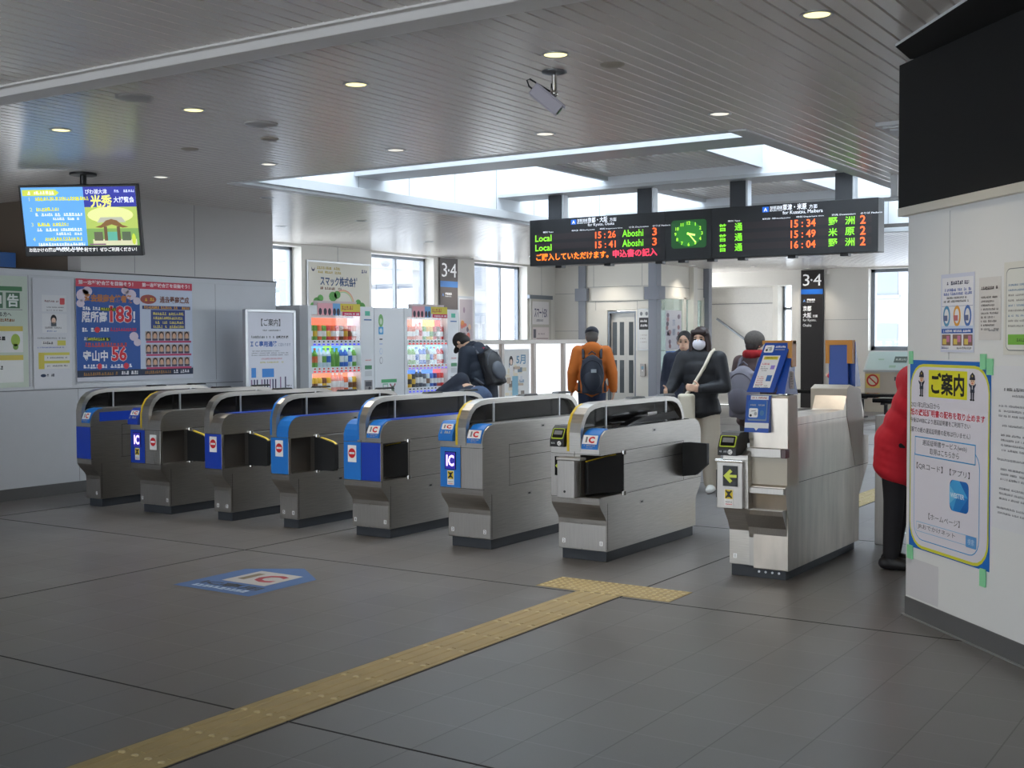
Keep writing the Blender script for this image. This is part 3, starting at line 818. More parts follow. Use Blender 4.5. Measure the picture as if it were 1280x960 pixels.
def dress(root, q):
    fpanel(root, -.383, -.195, STEELL); led(root, -.30, .665, 'arrow'); caution(root, -.30, .52)
    card_reader(root, -.372, -.262, M('reader_green', (170, 190, 50), .4), BLACK, logo=False); rail(root, -.252, -.145, YELL); ic_sticker(root, -.142, -.008)
    top_tray(root, -.135, -.01, BLACKG)
    flap(root, 0, 1, False)
    m = MB(); o_ = [(0, .485), (.11, .50), (.205, .585), (.205, .745), (.05, .75), (0, .745)]
    m.prism(o_, 'Y', 1.33 - .02, 1.33 + .02, RUBBER); m.build('flap_door', root, bevel=.008, local=True)
    b = MB(); b.box(-.285, -.15, -.085, -.003, .455, .715, STEELL); b.box(-.29, -.10, -.09, -.003, .715, .735, STEELL)
    b.cyl((-.225, -.0865, .50), (-.225, -.084, .50), .009, n=12, mat=BLACK); b.build('door_housing', root, bevel=.004, local=True)
    number_plate(q, -.34, '2'); number_plate(q, -.04, '1')
    # lifted tray and stuff seen on its top
    t = MB(); t.prism([(.50, .925), (.75, .975), (1.28, .99), (1.36, .935)], 'X', -.12, -.05, BLACKG); t.box(-.115, -.112, .95, 1.1, .96, .995, WHITE); t.build('ticket_slot_cover', root, bevel=.006, local=True)
gate(-4.049, .383, 'all-steel ticket gate with black reader and green arrow display, nearest the yellow paving', dress, cut_front=True, seam=-.195)

# the staffed-side gate with the tall blue boards
CREAM = M('cream_housing', (190, 183, 168), .5)
root = thing('ticket_gate', 'tall ticket gate at the right end with blue information boards and a green arrow', 'ticket gate', (-2.766, 7.25, 0), 'automatic ticket gates in a row')
mb = MB()
prof = [(.15, .06), (.15, .40), (.10, .60), (.14, .62), (.14, 1.17), (.20, 1.17), (.29, 1.035), (1.24, 1.035), (1.34, 1.20), (1.60, 1.17), (1.70, 1.0), (1.70, .83), (1.82, .82), (1.82, .62), (1.60, .40), (1.60, .06)]
mb.prism(prof, 'X', -.23, 0, M('worn_steel', (182, 174, 164), .36, 1.0, noise=.16, nscale=2.2, stretch=(3, 6, 1)))
body = mb.build('cabinet', root, bevel=.006, local=True)
s_ = MB(); s_.box(-.02, .0012, .15, 1.8, .612, .615, DARKSEAM); s_.box(-.02, .0012, .15, 1.62, .985, .987, DARKSEAM); s_.build('panel_gaps', body, local=True)
m = MB(); m.prism([(.125, .60), (.125, .83), (.165, .83), (.165, .89), (.15, .90), (.15, 1.18), (.30, 1.18), (.34, .60)], 'X', -.265, .0025, CREAM); m.build('hood', root, bevel=.006, local=True)
m = MB(); m.box(-.262, -.03, .10, .165, .785, .845, STEELL); m.box(-.03, .0035, .10, .165, .785, .845, M('dark_red_lamp', (70, 40, 40), .3)); m.build('band', root, bevel=.004, local=True)
m = MB(); m.prism([(1.30, 1.0), (1.30, 1.185), (1.38, 1.21), (1.62, 1.17), (1.68, .9), (1.68, .62), (1.5, .62)], 'X', -.262, .003, CREAM)
m.build('rear_hood', root, bevel=.006, local=True)
# low reader column on its left
m = MB(); m.prism([(.16, .075), (.16, .30), (.13, .36), (.08, .42), (.06, .455), (.05, .80), (.14, .84), (1.5, .84), (1.5, .075)], 'X', -.40, -.23, STEEL)
m.box(-.43, -.255, .02, .08, .455, .755, STEELL); m.box(-.44, -.25, .01, .12, .755, .772, CHROME); m.box(-.44, -.428, .03, .08, .52, .70, BLACK)
m.build('reader_column', root, bevel=.004, local=True)
m = MB()
m.prism([(.155, .075), (.155, .26), (.14, .33), (.08, .42), (.07, .455), (.3, .455), (.3, .075)], 'X', -.262, -.006, STEELL); m.box(-.262, -.004, .08, .16, .555, .595, STEELL)
f = Flat(m, (-.36, .158, .13), (1, 0, 0), (0, 0, 1)); f.rrect(-.013, -.016, .013, .016, .004, WHITE, 1); f.text('1', 0, -.011, .03, INK, 2, hfit=.022, align='C')
m.build('kick_plate', root, bevel=.003, local=True)
card_reader(root, -.40, -.275, M('reader_green', (170, 190, 50), .4), BLACK, logo=False)
led(root, -.335, .665, 'arrow', .0165); caution(root, -.345, .53, .0165)
m = MB(); m.box(-.39, -.02, .17, 1.56, 0, .075, PLINTH)
for k in range(4): m.cyl((-.20 + .045 * k, .168, .04), (-.20 + .045 * k, .172, .04), .008, n=8, mat=ALU)
m.build('plinth', root, bevel=.002, local=True)
# boards
DB = M('board_blue', (18, 74, 168), .4)
def board(parent_root, pts_bottom, pts_top, name):
    """leaning board on the front: bottom corners and top corners (local)"""
    (bx0, by, bz, bx1), (tx0, ty, tz, tx1) = pts_bottom, pts_top
    m = MB()
    vs = [(bx0, by, bz), (bx1, by, bz), (tx1, ty, tz), (tx0, ty, tz)]
    vs += [(x, y + .035, z) for x, y, z in vs]
    m.add(vs, [(0, 1, 2, 3), (7, 6, 5, 4), (0, 4, 5, 1), (1, 5, 6, 2), (2, 6, 7, 3), (3, 7, 4, 0)], DB)
    u = Vector((bx1 - bx0, 0, 0)); v = Vector((0, ty - by, tz - bz))
    return m, Flat(m, (bx0, by - .0004, bz), u, v), bx1 - bx0, v.length
m, f, w, h = board(root, (-.275, .135, 1.20, -.095), (-.215, .30, 1.515, -.04), 'board')
f = Flat(m, (-.262, .1346, 1.20), (1, 0, 0), (.045, .165, .315), .001)
h = .358; w = .165
f.rrect(.012, h * .80, .075, h * .95, .01, WHITE, 1)
f.oval(.030, h * .85, .008, .008, INK, 2); f.line(.03, h * .89, .06, h * .91, .004, GREYT, 2); f.oval(.055, h * .865, .01, .012, PALET, 2)
f.scrawl(.084, h * .90, .158, .014, WHITE, 1, 1); f.scrawl(.084, h * .85, .15, .009, PALET, 1, 2)
f.rect(.02, h * .09, .135, h * .74, PAPER, 1); f.rect(.03, h * .655, .125, h * .72, C(224, 206, 60), 2); f.scrawl(.038, h * .68, .118, .008, INK, 3, 3)
f.scrawl(.03, h * .55, .085, .014, C(210, 120, 130), 2, 4); f.para(.03, h * .52, .085, 3, .014, .007, GREYT, 2, 5); f.rect(.095, h * .46, .122, h * .54, C(150, 130, 210), 2); f.para(.03, h * .32, .08, 5, .014, .008, C(200, 120, 120), 2, 6); f.rect(.09, h * .22, .124, h * .34, C(60, 110, 180), 2); f.para(.03, h * .14, .12, 2, .012, .007, GREYT, 2, 7)
plabel(m.build('information_board', root, local=True), 'tall leaning blue board with a white notice')
m = MB(); m.prism([(.16, 1.19), (.335, 1.52), (.345, 1.52), (.345, 1.30), (.40, 1.18)], 'X', -.085, -.03, DB); m.box(-.055, -.025, .28, .355, 1.36, 1.525, M('orange_board', (206, 140, 48), .5)); m.box(-.235, -.025, .30, .355, 1.505, 1.53, M('orange_board', (206, 140, 48), .5))
f = Flat(m, (-.029, .20, 1.19), (0, 1, 0), (0, 0, 1)); f.rect(.05, .03, .12, .14, PAPER, 1); f.para(.06, .13, .11, 6, .016, .008, GREYT, 2, 3); m.build('board_side', root, local=True)
m = MB(); m.prism([(.09, .945), (.13, 1.18), (.2, 1.18), (.2, .945)], 'X', -.272, -.11, DB)
f = Flat(m, (-.272, .0896, .945), (1, 0, 0), (0, .04, .235), .001)
f.rect(.0, .028, .162, .062, PAPER, 1); f.poly([(.06, .034), (.10, .034), (.08, .012)], PAPER, 1); f.rect(.03, .21, .15, .236, PAPER, 1); f.scrawl(.04, .217, .14, .012, C(190, 110, 110), 2, 1)
f.rrect(.018, .075, .145, .205, .008, C(120, 140, 160), 1); f.rrect(.016, .085, .140, .205, .008, C(30, 96, 180), 2); f.rrect(.024, .095, .085, .155, .01, WHITE, 3); f.oval(.038, .108, .008, .008, INK, 4); f.line(.04, .135, .07, .14, .004, GREYT, 4); f.oval(.07, .12, .01, .012, PALET, 4); f.oval(.112, .125, .014, .018, C(70, 120, 170), 3); f.scrawl(.03, .17, .13, .012, PALET, 3, 2)
plabel(m.build('card_tray', root, local=True), 'small blue sloping tray with a white card mark')
m = MB(); m.box(-.19, -.05, 1.48, 1.53, 1.185, 1.50, DB); m.box(-.215, -.185, 1.475, 1.535, 1.36, 1.50, M('orange_board', (206, 140, 48), .5)); m.box(-.055, -.015, 1.475, 1.535, 1.36, 1.50, M('orange_board', (206, 140, 48), .5)); m.box(-.215, -.015, 1.47, 1.54, 1.495, 1.53, M('orange_board', (206, 140, 48), .5))
m.prism([(1.53, 1.19), (1.53, 1.52), (1.66, 1.19)], 'X', -.05, -.01, DB)
plabel(m.build('rear_board', root, local=True), 'blue board framed in orange on the far end')

# ------------------------------------------------------------------ paving strips and the floor sticker
PAVE = M('yellow_paving', (166, 147, 100), .6, noise=.08, nscale=6)
PAVEL = M('paving_stud', (190, 174, 128), .5)
def strip(name, label, x0, x1, y0, y1):
    m = MB(); m.box(x0, x1, y0, y1, 0, .003, PAVE)
    for k in range(4):
        c = x0 + (x1 - x0) * (k + .5) / 4
        y = y0
        while y < y1 - .02:
            m.prism([(c - .014, .003), (c - .009, .006), (c + .009, .006), (c + .014, .003)], 'Y', y + .02, min(y + .295, y1), PAVE); y += .3128
    o = tag(m.build(name), label, 'tactile paving')
    s_ = MB(); y = y0 + .01
    y = math.ceil((y0 - 3.91) / .3128) * .3128 + 3.91
    while y < y1:
        for k in range(4):
            c = x0 + (x1 - x0) * (k + .5) / 4
            s_.lathe((c, y, 0), [(.016, .003), (.013, .0075), (.006, .009)], PAVEL, 10)
        y += .3128
    s_.build('studs', o)
strip('tactile_strip', 'long yellow guide strip running across the floor from the front to the gates', -3.742, -3.45, .8, 6.42)
strip('tactile_strip', 'yellow guide strip continuing behind the tall right-end gate', -3.742, -3.45, 9.2, 20)
m = MB(); m.box(-4.05, -3.13, 6.44, 6.76, 0, .003, PAVE)
for i in range(19):
    for k in range(6): m.lathe((-4.025 + .0485 * i, 6.468 + .053 * k, 0), [(.014, .003), (.011, .007), (.004, .008)], PAVEL, 8)
tag(m.build('tactile_strip'), 'short yellow dotted cross strip closing the guide strip before the gates', 'tactile paving')
m = MB(); f = Flat(m, (-6.01, 5.235, .0012), (1, 0, 0), (0, 1, 0), .0005)
f.poly([(0, 0), (.67, 0), (.67, .60), (.335, .845), (0, .63)], C(62, 96, 150, .5), 0)
f.rect(.15, .27, .53, .63, C(170, 170, 172), 1)
f.text('I', .20, .36, .2, C(110, 100, 80), 2, hfit=.20, w=.06, bold=.05); f.text('C', .30, .35, .2, C(150, 44, 60), 2, hfit=.22, w=.18, bold=.04)
f.text('IC専用', .335, .145, .1, C(46, 50, 60), 1, w=.50, bold=.03, align='C'); f.scrawl(.10, .06, .58, .06, C(170, 190, 214), 1, 3)
tag(m.build('floor_sticker'), 'blue arrow-shaped floor sticker with an IC mark on the dark tiles', 'sticker')
# ------------------------------------------------------------------ departure board hung under the roof light
t = thing('departure_board', 'long black hanging departure board with a green clock in its middle', 'departure board', (-6.13, 13.15, 2.476))
bx, by, bz = -8.35, 13.15, 2.476
m = MB()
for a, b in ((0, 1.905), (1.909, 2.497), (2.501, 4.43)): m.box(bx + a, bx + b, by, by + .22, bz, bz + .58, M('board_black', (24, 25, 28), .42))
m.build('housing', t, bevel=.004)
for x in (-8.12, -6.86, -5.66, -4.42):
    m = MB(); m.box(x, x + .19, by + .08, by + .22, bz + .58, 3.375, M('post_charcoal', (52, 54, 58), .5)); m.box(x + .19, x + .215, by + .09, by + .2, bz + .58, 3.375, ALU); m.build('post', t)
for x in (.35, 1.05, 1.75, 2.05, 2.42, 2.8, 3.4, 4.0):
    m = MB(); m.box(bx + x, bx + x + .09, by + .05, by + .15, bz - .03, bz, BLACK); m.build('foot_bracket', t)
GRN, ORG, PNK, LRED = L(120, 214, 40, 1.15), L(255, 120, 30, 1.35), L(255, 60, 90, 1.2), L(255, 96, 40, 1.35)
LW = L(225, 228, 235, .75)
LEDBG = M('led_field_dark', (44, 34, 36), .5)
m = MB(); f = Flat(m, (bx, by, bz), (1, 0, 0), (0, 0, 1), .0015)
def heading(a, jp, hou, en, w_en):
    f.rect(a, .495, a + .075, .555, M('route_mark_blue', (20, 90, 190), .4, emit=.5), 1); f.text('A', a + .037, .505, .05, LW, 2, hfit=.04, align='C', bold=.03)
    f.text('琵琶湖線', a + .09, .52, .046, LW, 1, w=.145); f.text('Biwako Line', a + .09, .50, .022, LW, 1, w=.145)
    f.text(jp, a + .24, .50, .085, LW, 1, w=.275, hfit=.07, bold=.012); f.text(hou, a + .545, .505, .06, LW, 1, hfit=.045)
    f.text(en, a + .24, .452, .06, LW, 1, w=w_en, hfit=.045)
heading(.61, '京都・大阪', '方面', 'for Kyoto, Osaka', .37)
heading(3.12, '草津・米原', '方面', 'for Kusatsu, Maibara', .46)
def heads(o):
    for a, s_ in ((.20, '種別 Type'), (.62, '乗車位置・両数 Boarding position'), (1.02, '時刻 Departure time'), (1.42, '行先 Destination'), (1.74, 'のりば Platform')):
        f.text(s_, o + a, .408, .026, LW, 1, hfit=.022, w=.04 + .016 * min(18, len(s_)))
heads(0); heads(2.5)
for k in range(3): f.rect(.08, .32 - .118 * k, 1.84, .395 - .118 * k, LEDBG, 1); f.rect(2.58, .32 - .118 * k, 4.36, .395 - .118 * k, LEDBG, 1)
def row(o, y, typ, tm, dest, no, jp):
    if jp:
        f.text(typ[0], o + .09, y, .1, GRN, 2, hfit=.088, w=.095, bold=.012); f.text(typ[1], o + .285, y, .1, GRN, 2, hfit=.088, w=.095, bold=.012)
        f.text(dest[0], o + 1.385, y, .1, GRN, 2, hfit=.088, w=.10, bold=.012); f.text(dest[1], o + 1.57, y, .1, GRN, 2, hfit=.088, w=.105, bold=.012)
    else:
        f.text(typ, o + .085, y, .1, GRN, 2, hfit=.082, w=.24, bold=.012); f.text(dest, o + 1.33, y, .1, GRN, 2, hfit=.086, w=.285, bold=.012)
    f.text(tm, o + .955, y, .1, LRED, 2, hfit=.084, w=.285, bold=.014); f.text(no, o + 1.735, y, .1, LRED, 2, hfit=.092, w=.06, bold=.012)
row(0, .305, 'Local', '15：26'.replace('：', ' : '), 'Aboshi', '3', False); row(0, .186, 'Local', '15 : 41', 'Aboshi', '3', False)
f.text('ご購入していただけます。', .10, .062, .1, ORG, 2, w=1.04, hfit=.092, bold=.02); f.text('申込書の記入', 1.20, .062, .1, PNK, 2, w=.60, hfit=.095, bold=.02)
row(2.5, .305, '普通', '15 : 34', '野洲', '2', True); row(2.5, .188, '普通', '15 : 49', '米原', '2', True); row(2.5, .072, '普通', '16 : 04', '野洲', '2', True)
m.build('display_text', t)
m = MB(); f = Flat(m, (bx, by, bz), (1, 0, 0), (0, 0, 1), .002)
f.rrect(1.985, .135, 2.435, .465, .04, M('clock_green', (24, 84, 34), .4, emit=.35), 1); f.oval(2.21, .30, .165, .15, M('clock_glow', (44, 130, 40), .4, emit=.45), 2)
for k in range(1, 13):
    a = R(90 - 30 * k); f.text(str(k), 2.21 + .17 * math.cos(a), .30 + .125 * math.sin(a) - .018, .05, L(170, 236, 60, 1.1), 3, hfit=.040, align='C', bold=.02)
for h_, ln, w in ((3 + 23 / 60, .085, .022), (23 / 5, .14, .015)):
    a = R(90 - 30 * h_); f.line(2.21 - .02 * math.cos(a), .30 - .02 * math.sin(a), 2.21 + ln * math.cos(a), .30 + ln * math.sin(a), w, L(200, 240, 120, 1.2), 4)
m.build('clock_face', t)

# ------------------------------------------------------------------ hanging television
tvc = Vector((-9.34, 7.13, 2.635))
TVY = R(29)
tx = Vector((math.cos(TVY), math.sin(TVY), 0)); tn = Vector((tx.y, -tx.x, 0))
tilt = R(11); tup = (Vector((0, 0, 1)) * math.cos(tilt) + tn * math.sin(tilt)); tnn = tx.cross(tup)
t = thing('television', 'flat television hung from the ceiling showing a blue list and a temple gate', 'television', tuple(tvc))
W_, H_ = 1.10, .645
m = MB(); m.obox(tvc - tnn * .03, tx, tup, tnn, W_ / 2, H_ / 2, .03, BLACK); m.build('casing', t, bevel=.005)
m = MB(); m.cyl(tvc - tnn * .07 - tup * .1, (tvc - tnn * .07).xy.to_3d() + Vector((0, 0, CEIL)), .03, n=14, mat=BLACK); m.cyl((tvc - tnn * .07).xy.to_3d() + Vector((0, 0, CEIL - .02)), (tvc - tnn * .07).xy.to_3d() + Vector((0, 0, CEIL)), .12, n=24, mat=BLACK)
m.obox(tvc - tnn * .065, tx, tup, tnn, .2, .15, .012, BLACK); m.build('ceiling_mount', t)
m = MB(); f = Flat(m, tvc - tx * (W_ / 2 - .02) - tup * (H_ / 2 - .02), tx, tup, .0012); w, h = W_ - .04, H_ - .04
def TV(r, g, b): return L(r, g, b, .82)
f.rect(0, h * .125, w * .545, h, TV(92, 162, 226), 1); f.rect(0, 0, w, h * .125, TV(14, 16, 22), 1)
f.text('お出かけの際は「ICOCA」が便利です！ぜひご利用ください！', w * .02, h * .035, .05, TV(240, 240, 240), 2, w=w * .95, hfit=h * .065, bold=.02)
f.poly([(.012, h * .875), (w * .30, h * .875), (w * .335, h * .92), (w * .30, h * .965), (.012, h * .965)], TV(196, 206, 70), 2); f.scrawl(.03, h * .89, w * .29, h * .055, TV(240, 244, 220), 3, 5)
for k, (y, n, L2) in enumerate(((.80, '1', .52), (.645, '2', .22), (.42, '3', .30), (.20, '4', .42))):
    f.text(n, w * .065, h * y, .04, TV(226, 226, 90), 2, hfit=h * .055); f.scrawl(w * .12, h * y, w * (.12 + L2 * .9), h * .058, TV(222, 220, 40), 2, k)
    if k: f.scrawl(w * .11, h * (y - .075), w * .52, h * .05, TV(232, 240, 250), 2, k + 10); f.scrawl(w * .26, h * (y - .135), w * .50, h * .045, TV(232, 240, 250), 2, k + 20)
a0 = w * .545
f.rect(a0, h * .125, w, h, TV(170, 190, 90), 1); f.rect(a0, h * .70, w, h, TV(34, 42, 150), 2)
f.text('びわ湖大津', a0 + .02, h * .89, .05, TV(220, 226, 240), 3, w=w * .19, hfit=h * .075, bold=.02); f.text('光秀', a0 + .06, h * .69, .1, TV(236, 236, 120), 3, w=w * .19, hfit=h * .19, bold=.03); f.text('大博覧会', a0 + w * .26, h * .76, .06, TV(226, 232, 246), 3, w=w * .18, hfit=h * .09, bold=.02)
f.scrawl(a0 + w * .27, h * .91, w * .99, h * .045, TV(190, 200, 236), 3, 3)
f.oval(a0 + w * .22, h * .58, w * .2, h * .12, TV(222, 226, 150), 2); f.rect(a0, h * .125, w, h * .38, TV(120, 160, 80), 2); f.rect(a0 + w * .05, h * .13, w * .98, h * .22, TV(206, 204, 170), 3)
rx = a0 + w * .225
f.poly([(rx - .10, h * .55), (rx + .10, h * .55), (rx + .135, h * .47), (rx - .135, h * .47)], TV(176, 178, 160), 3)
f.poly([(rx - .155, h * .40), (rx - .10, h * .43), (rx - .05, h * .50), (rx, h * .52), (rx + .05, h * .50), (rx + .10, h * .43), (rx + .155, h * .40), (rx + .10, h * .39), (rx, h * .44), (rx - .10, h * .39)], TV(120, 84, 40), 4)
for sx_ in (-.075, .045): f.rect(rx + sx_, h * .20, rx + sx_ + .03, h * .41, TV(96, 72, 44), 4)
f.rect(rx - .045, h * .20, rx + .045, h * .33, TV(90, 170, 150), 4); f.rect(rx - .17, h * .20, rx - .09, h * .33, TV(90, 92, 70), 4); f.rect(rx + .09, h * .20, rx + .17, h * .33, TV(80, 96, 70), 4)
f.oval(w * .955, h * .22, .018, .05, TV(190, 206, 60), 4); f.rect(a0 + .02, h * .135, a0 + .17, h * .155, TV(120, 80, 110), 4)
m.build('screen', t)

# ------------------------------------------------------------------ posters on the left wall (u runs along the wall)
def wall_poster(name, label, y0, z0, y1, z1, cat='poster', x=WX + .001):
    m = MB(); m.box(x, x + .004, y0, y1, z0, z1, PAPER)
    return m, Flat(m, (x + .0043, y0, z0), (0, 1, 0), (0, 0, 1), .0008), (lambda: tag(m.build(name), label, cat))
m, f, fin = wall_poster('exam_poster', 'large blue and white exam poster with red numbers 183 and 56 on left wall', 7.96, 1.13, 9.50, 2.185)
w, h = 1.54, 1.055
f.rect(0, 0, w, h, C(204, 206, 216), 0); f.rect(0, .045, w * .525, h * .94, C(36, 84, 160), 1); f.rect(w * .525, .045, w, h * .94, C(198, 206, 224), 1)
f.rect(0, h * .925, w, h, C(206, 62, 84), 2); f.text('第一志望校合格を目指そう！', .03, h * .945, .06, C(246, 230, 236), 3, w=w * .45, hfit=.045, bold=.03); f.text('第一志望校合格を目指そう！', w * .545, h * .945, .06, C(246, 230, 236), 3, w=w * .43, hfit=.045, bold=.03)
for a, b, r_ in ((.085, h * .84, .08), (.055, h * .76, .05), (.14, h * .88, .06), (w * .45, h * .86, .07), (w * .40, h * .90, .05), (w * .5, h * .80, .05), (w * .47, h * .44, .06), (w * .5, h * .38, .05)): f.oval(a, b, r_, r_ * .8, C(214, 200, 214), 2, 12)
f.rect(0, .045, w, .115, C(30, 44, 70), 2); f.scrawl(.08, .06, w * .33, .035, C(150, 110, 60), 3, 2); f.scrawl(w * .36, .06, w * .5, .04, C(220, 220, 226), 3, 3); f.scrawl(w * .56, .06, w * .8, .035, C(150, 110, 60), 3, 4); f.scrawl(w * .82, .06, w * .98, .04, C(220, 220, 226), 3, 6)
f.text('過去最高合格者数', .10, h * .775, .1, C(190, 120, 60), 3, w=w * .40, hfit=.085, bold=.05)
f.scrawl(.08, h * .695, w * .2, .04, C(230, 232, 240), 3, 8); f.rect(w * .19, h * .69, w * .33, h * .725, C(30, 60, 40), 3); f.scrawl(w * .2, h * .695, w * .32, .03, C(210, 214, 60), 4, 9)
f.text('膳所高', .065, h * .575, .1, C(232, 232, 240), 3, w=w * .205, hfit=.12, bold=.03); f.text('183', w * .265, h * .575, .2, C(240, 226, 230), 3, w=w * .195, hfit=.185, bold=.07); f.text('183', w * .27, h * .58, .2, C(214, 38, 56), 4, w=w * .185, hfit=.175, bold=.03); f.text('！', w * .465, h * .58, .14, C(240, 240, 246), 3, hfit=.12, bold=.03)
f.scrawl(.07, h * .485, w * .26, .045, C(232, 232, 240), 3, 10); f.oval(w * .165, h * .505, .035, .03, C(214, 50, 64), 4); f.scrawl(w * .27, h * .49, w * .49, .04, C(200, 50, 90), 3, 12)
f.scrawl(.09, h * .40, w * .2, .035, C(230, 232, 240), 3, 8); f.rect(w * .08, h * .395, w * .27, h * .43, C(30, 60, 40), 3); f.scrawl(w * .09, h * .4, w * .26, .03, C(210, 214, 60), 4, 9); f.scrawl(.06, h * .335, w * .42, .05, C(190, 70, 70), 3, 13)
f.text('守山中', .075, h * .195, .1, C(232, 232, 240), 3, w=w * .20, hfit=.115, bold=.03); f.text('56', w * .275, h * .19, .2, C(240, 226, 230), 3, w=w * .135, hfit=.165, bold=.07); f.text('56', w * .28, h * .195, .2, C(214, 38, 56), 4, w=w * .125, hfit=.155, bold=.03)
f.scrawl(.08, h * .125, w * .24, .045, C(226, 228, 240), 3, 14); f.oval(w * .18, h * .145, .03, .032, C(214, 60, 80), 4); f.scrawl(w * .27, h * .125, w * .45, .045, C(226, 228, 240), 3, 15); f.oval(w * .40, h * .145, .035, .032, C(214, 60, 80), 4)
f.oval(w * .60, h * .82, .11, .05, C(160, 70, 60), 2); f.scrawl(w * .555, h * .80, w * .65, .04, C(230, 180, 60), 3, 17); f.text('過去最高達成', w * .70, h * .785, .08, C(120, 70, 60), 3, w=w * .27, hfit=.075, bold=.03)
f.rect(w * .545, h * .72, w * .98, h * .755, C(40, 50, 110), 3); f.scrawl(w * .56, h * .725, w * .97, .03, C(220, 160, 60), 4, 18)
f.rect(w * .62, h * .52, w * .93, h * .715, C(40, 62, 130), 2)
for k in range(4): f.scrawl(w * .64, h * (.66 - .045 * k), w * .92, .034, C(216, 200, 110), 3, 20 + k)
for k in range(3): f.rect(w * .575, h * (.375 - .135 * k), w * .985, h * (.395 - .135 * k), C(190, 70, 110), 3)
for j in range(3):
    for i in range(7):
        a = w * (.595 + .058 * i); b = h * (.445 - .135 * j)
        f.rect(a - .04, b - .045, a + .04, b + .05, C(170, 150, 140), 2); f.oval(a, b + .012, .032, .04, C(60, 46, 44), 3, 10); f.oval(a, b, .024, .032, C(214, 168, 140), 4, 10); f.rect(a - .036, b - .05, a + .036, b - .028, C(80, 70, 90), 4)
fin()
m, f, fin = wall_poster('notice_sheet', 'plain pale notice sheet with yellow table between the green and the blue posters', 7.46, 1.08, 7.90, 2.17)
w, h = .44, 1.09
f.rect(0, 0, w, h, C(206, 208, 214), 0)
f.rect(.10, h * .70, w * .88, h * .85, C(216, 217, 220), 1); f.rect(.10, h * .505, w * .88, h * .68, C(216, 217, 220), 1); f.rrect(w * .70, h * .765, w * .83, h * .825, .01, C(206, 70, 76), 2); f.scrawl(w * .30, h * .785, w * .66, .02, C(130, 90, 90), 2, 3); f.para(w * .35, h * .745, w * .8, 2, .03, .012, GREYT, 2, 4)
f.oval(w * .53, h * .63, .035, .045, INK, 2); f.oval(w * .53, h * .615, .024, .032, C(222, 190, 170), 3); f.rect(w * .46, h * .565, w * .60, h * .60, C(90, 96, 104), 3); f.scrawl(w * .3, h * .545, w * .75, .018, GREYT, 2, 6); f.scrawl(w * .35, h * .515, w * .6, .014, C(90, 120, 180), 2, 7)
f.scrawl(w * .1, h * .45, w * .85, .016, GREYT, 1, 8); f.rect(w * .2, h * .39, w * .82, h * .435, C(214, 214, 214), 1); f.scrawl(w * .24, h * .40, w * .55, .028, C(80, 80, 86), 2, 9); f.rect(w * .62, h * .39, w * .84, h * .435, C(206, 200, 90), 2); f.scrawl(w * .1, h * .365, w * .8, .014, C(90, 110, 180), 1, 1)
f.rect(w * .12, h * .175, w * .94, h * .325, C(216, 216, 214), 1); f.rect(w * .12, h * .175, w * .27, h * .325, C(206, 192, 80), 2); f.rect(w * .27, h * .30, w * .94, h * .325, C(206, 200, 90), 2); f.rect(w * .27, h * .225, w * .94, h * .25, C(206, 200, 90), 2)
for k in (.27, .195): f.scrawl(w * .34, h * k, w * .88, .016, GREYT, 2, int(k * 100))
f.oval(w * .24, h * .115, .032, .016, C(40, 60, 90), 1); f.scrawl(w * .33, h * .105, w * .55, .028, C(60, 66, 76), 1, 2); fin()
m, f, fin = wall_poster('tax_poster', 'pale green tax return poster with boxed characters at the left edge of the wall', 6.58, 1.10, 7.40, 2.18)
w, h = .82, 1.08
f.rect(0, 0, w, h, C(196, 208, 194), 0); f.rect(0, h * .865, w * .93, h * .905, C(70, 128, 84), 1)
for k, ch in enumerate('確定申告'):
    a = w * (.13 + .225 * k); f.rect(a - .075, h * .71, a + .075, h * .85, C(76, 116, 88), 1); f.text(ch, a, h * .722, .12, C(226, 232, 226), 2, hfit=.125, w=.125, bold=.03, align='C')
f.rect(0, h * .695, w * .93, h * .70, GREYT, 1); f.text('している方へ', w * .62, h * .635, .06, INK, 1, hfit=.045, bold=.02, align='C'); f.scrawl(w * .2, h * .59, w * .82, .03, C(140, 90, 50), 1, 3)
for b0, b1, tt in ((.315, .55, '自宅'), (.045, .29, '・各区')):
    f.rect(w * .05, h * b0, w * .93, h * b1, C(222, 224, 222), 1); f.rect(w * .05, h * (b1 - .045), w * .93, h * b1, C(206, 188, 90), 2); f.scrawl(w * .1, h * (b1 - .13), w * .72, .045, INK, 2, int(b0 * 100)); f.scrawl(w * .1, h * (b0 + .03), w * .6, .035, C(60, 110, 100), 2, int(b0 * 99) + 1)
f.oval(w * .83, h * .425, .05, .06, C(160, 190, 80), 3); f.oval(w * .83, h * .365, .03, .03, C(120, 160, 70), 3)
fin()

